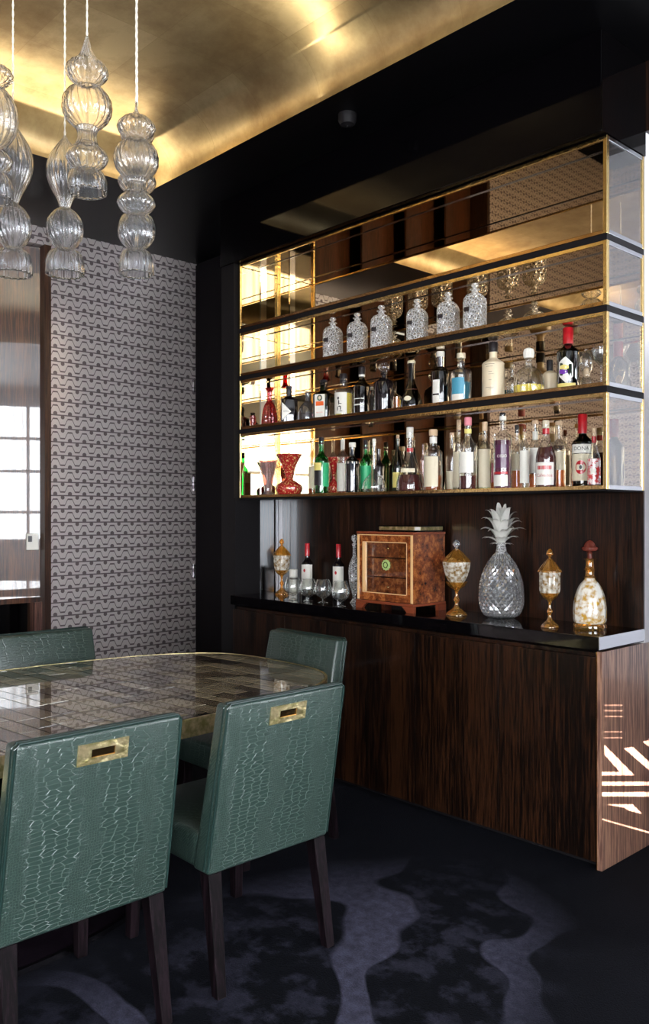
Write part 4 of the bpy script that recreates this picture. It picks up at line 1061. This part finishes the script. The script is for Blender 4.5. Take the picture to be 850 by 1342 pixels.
# crystal pineapple with geometric diamond cutting
X, Y = ct(656.5, 810); t = at_y(656.5, Y)[1]; pk = t/F
pa = thing('glass_pineapple', 'cut-glass pineapple jar with frosted white leaf crown on the black worktop', 'ornament', (X, Y, CT), rotz=atan2(-Y, -X))
HB = (810-723)*pk; RB = 28.5*pk
bm = BM(); nl, nr = 24, 20
def prad(u): 
    P = smooth_prof([(.55, 0), (.78, .04), (.97, .20), (1.0, .36), (.93, .55), (.78, .72), (.56, .86), (.30, .96), (.22, 1.0)], 6)
    for (r0, z0), (r1, z1) in zip(P, P[1:]):
        if z0 <= u <= z1+1e-9: return r0+(r1-r0)*(u-z0)/max(z1-z0, 1e-9)
    return P[-1][0]
rows = []
for j in range(nr+1):
    u = j/nr; r = prad(u)*RB; off = .5*(j % 2)
    rows.append([bm.verts.new((r*cos(2*pi*(i+off)/nl), r*sin(2*pi*(i+off)/nl), u*HB)) for i in range(nl)])
for j in range(0, nr-1):
    for i in range(nl):
        o_ = j % 2
        a = rows[j][i]; l = rows[j+1][(i-1+o_) % nl]; r_ = rows[j+1][(i+o_) % nl]; tp = rows[j+2][i]
        cc = (a.co+l.co+r_.co+tp.co)/4; nrm = Vector((cc.x, cc.y, 0)).normalized()
        pk_ = bm.verts.new(cc+nrm*.0055)
        for p, q in ((a, r_), (r_, tp), (tp, l), (l, a)): bm.faces.new((p, q, pk_))
bm.faces.new(rows[0])
obj('diamond_cut_body', bm, CRYSB, pa)
bm = BM(); lathe(bm, [(RB*.28, HB*.96), (RB*.24, HB*1.02), (RB*.20, HB*1.10), (RB*.3, HB*1.14), (0, HB*1.14)], 24); obj('neck', bm, CRYS, pa, smooth=True)
LEAF = pr('frosted_leaf', (1, .98, .92), .35, coat=.2)
def leaf(a, z0, L, out, up, wdt, droop):
    bm = BM(); n = 9; prev = None
    ca, sa = cos(a), sin(a)
    for i in range(n+1):
        u = i/n; rr = .010+out*u**1.3; z = z0+up*sin(u*pi/2*1.05)-droop*u**3; w_ = wdt*(1-u)**.7*(.55+1.2*u*(1-u)*2)+.0004
        pts = []
        for s, dz_ in ((-1, .0), (0, -w_*.45), (1, .0)):
            pts.append(bm.verts.new((rr*ca-s*w_*sa, rr*sa+s*w_*ca, z+dz_)))
        for p in pts[:]: pass
        if prev:
            bm.faces.new((prev[0], prev[1], pts[1], pts[0])); bm.faces.new((prev[1], prev[2], pts[2], pts[1]))
        prev = pts
    bmesh.ops.solidify(bm, geom=bm.faces[:], thickness=.0016)
    obj('leaf', bm, LEAF, pa, smooth=True)
zb = HB*1.10
rl = random.Random(3)
for ringi, (n, out, up, wd, dr_) in enumerate(((7, .045, .016, .006, .012), (8, .080, .045, .011, .016), (8, .098, .088, .014, .026), (7, .092, .125, .016, .024), (5, .075, .155, .017, .008), (4, .018, .165, .017, 0))):
    for i in range(n):
        a = 2*pi*i/n+ringi*.45+rl.uniform(-.12, .12)
        leaf(a, zb+ringi*.006, 0, out*rl.uniform(.85, 1.1), up*rl.uniform(.9, 1.05), wd*1.55, dr_)

# humidor
hx0 = at_y(470.5, 3.215)[0]; hx1 = -2.785; hy0, hy1 = 3.205, 3.455; hz0, hz1 = CT, 1.345
hu = thing('humidor', 'burr-walnut cigar cabinet with glazed door and bracket feet', 'cabinet', ((hx0+hx1)/2, 3.33, CT))
wbox('top_board', MAHOG, hu, hx0-.006, hx1+.006, hy0-.006, hy1, hz1-.014, hz1, bev=.003)
wbox('side_panel', BURR, hu, hx1-.012, hx1, hy0+.012, hy1, hz0+.045, hz1-.014)
wbox('side_panel', BURR, hu, hx0, hx0+.012, hy0+.012, hy1, hz0+.045, hz1-.014)
wbox('back_board', MAHOG, hu, hx0+.012, hx1-.012, hy1-.01, hy1, hz0+.045, hz1-.014)
wbox('bottom_board', MAHOG, hu, hx0-.008, hx1+.008, hy0-.008, hy1, hz0+.03, hz0+.045, bev=.003)
for a, b in ((hx0-.008, hx0+.07), (hx1-.07, hx1+.008)):
    bm = BM(); pts = [(a, hz0), (b if a < -3 else b, hz0+.0), (b, hz0+.03), (a, hz0+.03)]
    sgn = 1 if a < -3 else -1
    xa, xb = (a, b) if sgn > 0 else (b, a)
    P = [(xa, hz0), (xa+sgn*.045, hz0), (xa+sgn*.055, hz0+.012), (xb, hz0+.03), (xa, hz0+.03)]
    A = [bm.verts.new((x, hy0-.008, z)) for x, z in P]; B = [bm.verts.new((x, hy0+.012, z)) for x, z in P]
    bm.faces.new(A); bm.faces.new(B[::-1])
    for i in range(5): bm.faces.new((A[i], A[(i+1) % 5], B[(i+1) % 5], B[i]))
    wpart('bracket_foot', bm, MAHOG, hu)
for x in (hx0-.008, hx1-.012): wbox('bracket_foot', MAHOG, hu, x, x+.02, hy1-.06, hy1, hz0, hz0+.03)
# door: frame with tan stringing, glass, drawers behind, green seal
d0, d1, e0, e1 = hx0, hx1, hz0+.047, hz1-.016
dw = .042
bm = BM()
for a in ((d0, d0+dw, e0, e1), (d1-dw, d1, e0, e1)): box(bm, a[0], a[1], hy0-.002, hy0+.012, a[2], a[3])
for a in ((e0, e0+dw), (e1-dw, e1)): box(bm, d0+dw, d1-dw, hy0-.002, hy0+.012, *a)
dd = wpart('door', bm, BURR, hu)
def sub(name, mat, par, *a):
    bm = BM(); box(bm, *a); o = obj(name, bm, mat, par); return o
for x in (d0-.001, d1-.0135): sub('stringing', TAN, dd, x, x+.0145, hy0-.0035, hy0-.001, e0, e1)
sub('stringing', TAN, dd, d0, d1, hy0-.003, hy0-.001, e1-.004, e1)
sub('inner_bead', TAN, dd, d0+dw-.006, d0+dw+.014, hy0-.003, hy0+.012, e0+dw-.004, e1-dw+.004)
for z in (e0+dw-.005, e1-dw+.001): sub('inner_bead', TAN, dd, d0+dw, d1-dw, hy0-.003, hy0+.012, z, z+.004)
sub('inner_bead', TAN, dd, d1-dw, d1-dw+.004, hy0-.003, hy0+.012, e0+dw, e1-dw)
sub('door_glass', PANE, dd, d0+dw, d1-dw, hy0+.004, hy0+.006, e0+dw, e1-dw)
nd = 3
for k in range(nd):
    z0 = e0+.02+(e1-e0-.04)*k/nd; z1 = e0+.02+(e1-e0-.04)*(k+1)/nd
    dro = wbox('drawer', BURR, hu, d0+.02, d1-.02, hy0+.03, hy0+.2, z0+.002, z1-.003, bev=.002)
    bm = BM(); bmesh.ops.create_uvsphere(bm, u_segments=10, v_segments=6, radius=.006, matrix=Matrix.Translation(((d0+d1)/2, hy0+.026, (z0+z1)/2)))
    obj('knob', bm, BRASS, dro, smooth=True)
bm = BM(); n = 24; cx, cz = (d0+d1)/2+.01, (e0+e1)/2+.015
ring = [(.026*(1+.08*cos(12*2*pi*i/n))) for i in range(n)]
A = [bm.verts.new((cx+r*cos(2*pi*i/n), hy0-.004, cz+r*sin(2*pi*i/n))) for i, r in enumerate(ring)]; B = [bm.verts.new((v.co.x, hy0+.0035, v.co.z)) for v in A]
bm.faces.new(A); bm.faces.new(B[::-1])
for i in range(n): bm.faces.new((A[i], A[(i+1) % n], B[(i+1) % n], B[i]))
obj('green_seal', bm, pr('green_seal', (.36, .48, .16), .4), dd)
bm = BM(); lathe(bm, [(.012, 0), (.016, 0), (.016, .001), (.012, .001)], 20)
bmesh.ops.rotate(bm, verts=bm.verts, matrix=Matrix.Rotation(pi/2, 3, 'X')); bmesh.ops.translate(bm, verts=bm.verts, vec=(cx, hy0-.0042, cz)); obj('seal_ring', bm, DGRN, dd)
# flat glazed tray on the humidor
tr = thing('flat_display_case', 'low flat glass-topped brass case lying on the burr-walnut cabinet', 'box', ((hx0+hx1)/2, 3.36, hz1))
tx0, tx1 = at_y(497, 3.28)[0], hx1-.004
wbox('case_frame', LACQ, tr, tx0, tx1, 3.27, 3.45, hz1, hz1+.006)
wbox('case_body', AGED, tr, tx0+.004, tx1-.004, 3.272, 3.448, hz1+.006, hz1+.026, bev=.002)
wbox('case_lid', LACQ, tr, tx0, tx1, 3.27, 3.45, hz1+.026, hz1+.031)
xm = at_y(543, 3.27)[0]
wbox('ivory_inset', WHITE, tr, xm, tx1-.006, 3.2705, 3.2725, hz1+.008, hz1+.024)

# thermostat on the lacquered bay
th = thing('wall_switch', 'small white wall switch plate on the dark lacquered panel', 'switch', (XL-.05, 2.28, 1.18))
d = ray(43); tt = (XL-.05)/d[0]; yy_, zz_ = d[1]*tt, zpix(710, tt); th.location = (XL-.05-(2.53-yy_)*tan(radians(13.5)), yy_, zz_); th.rotation_euler.z = -radians(13.5)
bm = BM(); bbox(bm, 0, .02, -.04, .04, -.055, .055, bev=.003); obj('plate', bm, WHITE, th)
bm = BM(); bbox(bm, .02, .026, -.03, -.005, .0, .04, bev=.001); obj('rocker', bm, INK, th)

# curtain panels seen in the mirror, either side of the windows
bm = BM()
def curtain(y0, y1, label):
    bm = BM(); n = 60; cols = []
    for k in range(n+1):
        y = y0+(y1-y0)*k/n; x = XR-.10+.03*sin(k*.95)
        cols.append((bm.verts.new((x, y, .02)), bm.verts.new((x, y, 3.1))))
    for a, b in zip(cols, cols[1:]): bm.faces.new((a[0], b[0], b[1], a[1]))
    bmesh.ops.solidify(bm, geom=bm.faces[:], thickness=.004)
    tag(obj('curtain', bm, pr('curtain_cloth', (.25, .2, .17), .7), smooth=True), label, 'curtain')
curtain(-1.33, -.87, 'heavy grey-brown curtain between the two rear windows'); curtain(.8, 1.3, 'heavy grey-brown curtain between the two forward windows')

# ------------------------------------------------------------------ the gold coffer's concealed strips
for (x0, y0, x1, y1) in ((CX0+.02, CY1-.03, CX1-.02, CY1-.03), (CX0+.03, CY0+.02, CX0+.03, CY1-.02)):
    L = bpy.data.lights.new('cove_strip', 'AREA'); L.shape = 'RECTANGLE'; L.energy = COVE_W; L.color = (1, .90, .70)
    L.size = max(abs(x1-x0), abs(y1-y0)); L.size_y = .03
    lo = bpy.data.objects.new('cove_strip', L); COL.objects.link(lo); lo.location = ((x0+x1)/2, (y0+y1)/2, ZC+.01)
    v = Vector((0, -.35, 1)) if y0 == y1 else Vector((.35, 0, 1))
    lo.rotation_euler = (-v).to_track_quat('Z', 'Y').to_euler() if False else (v*-1).to_track_quat('Z', 'X' if y0 == y1 else 'Y').to_euler()
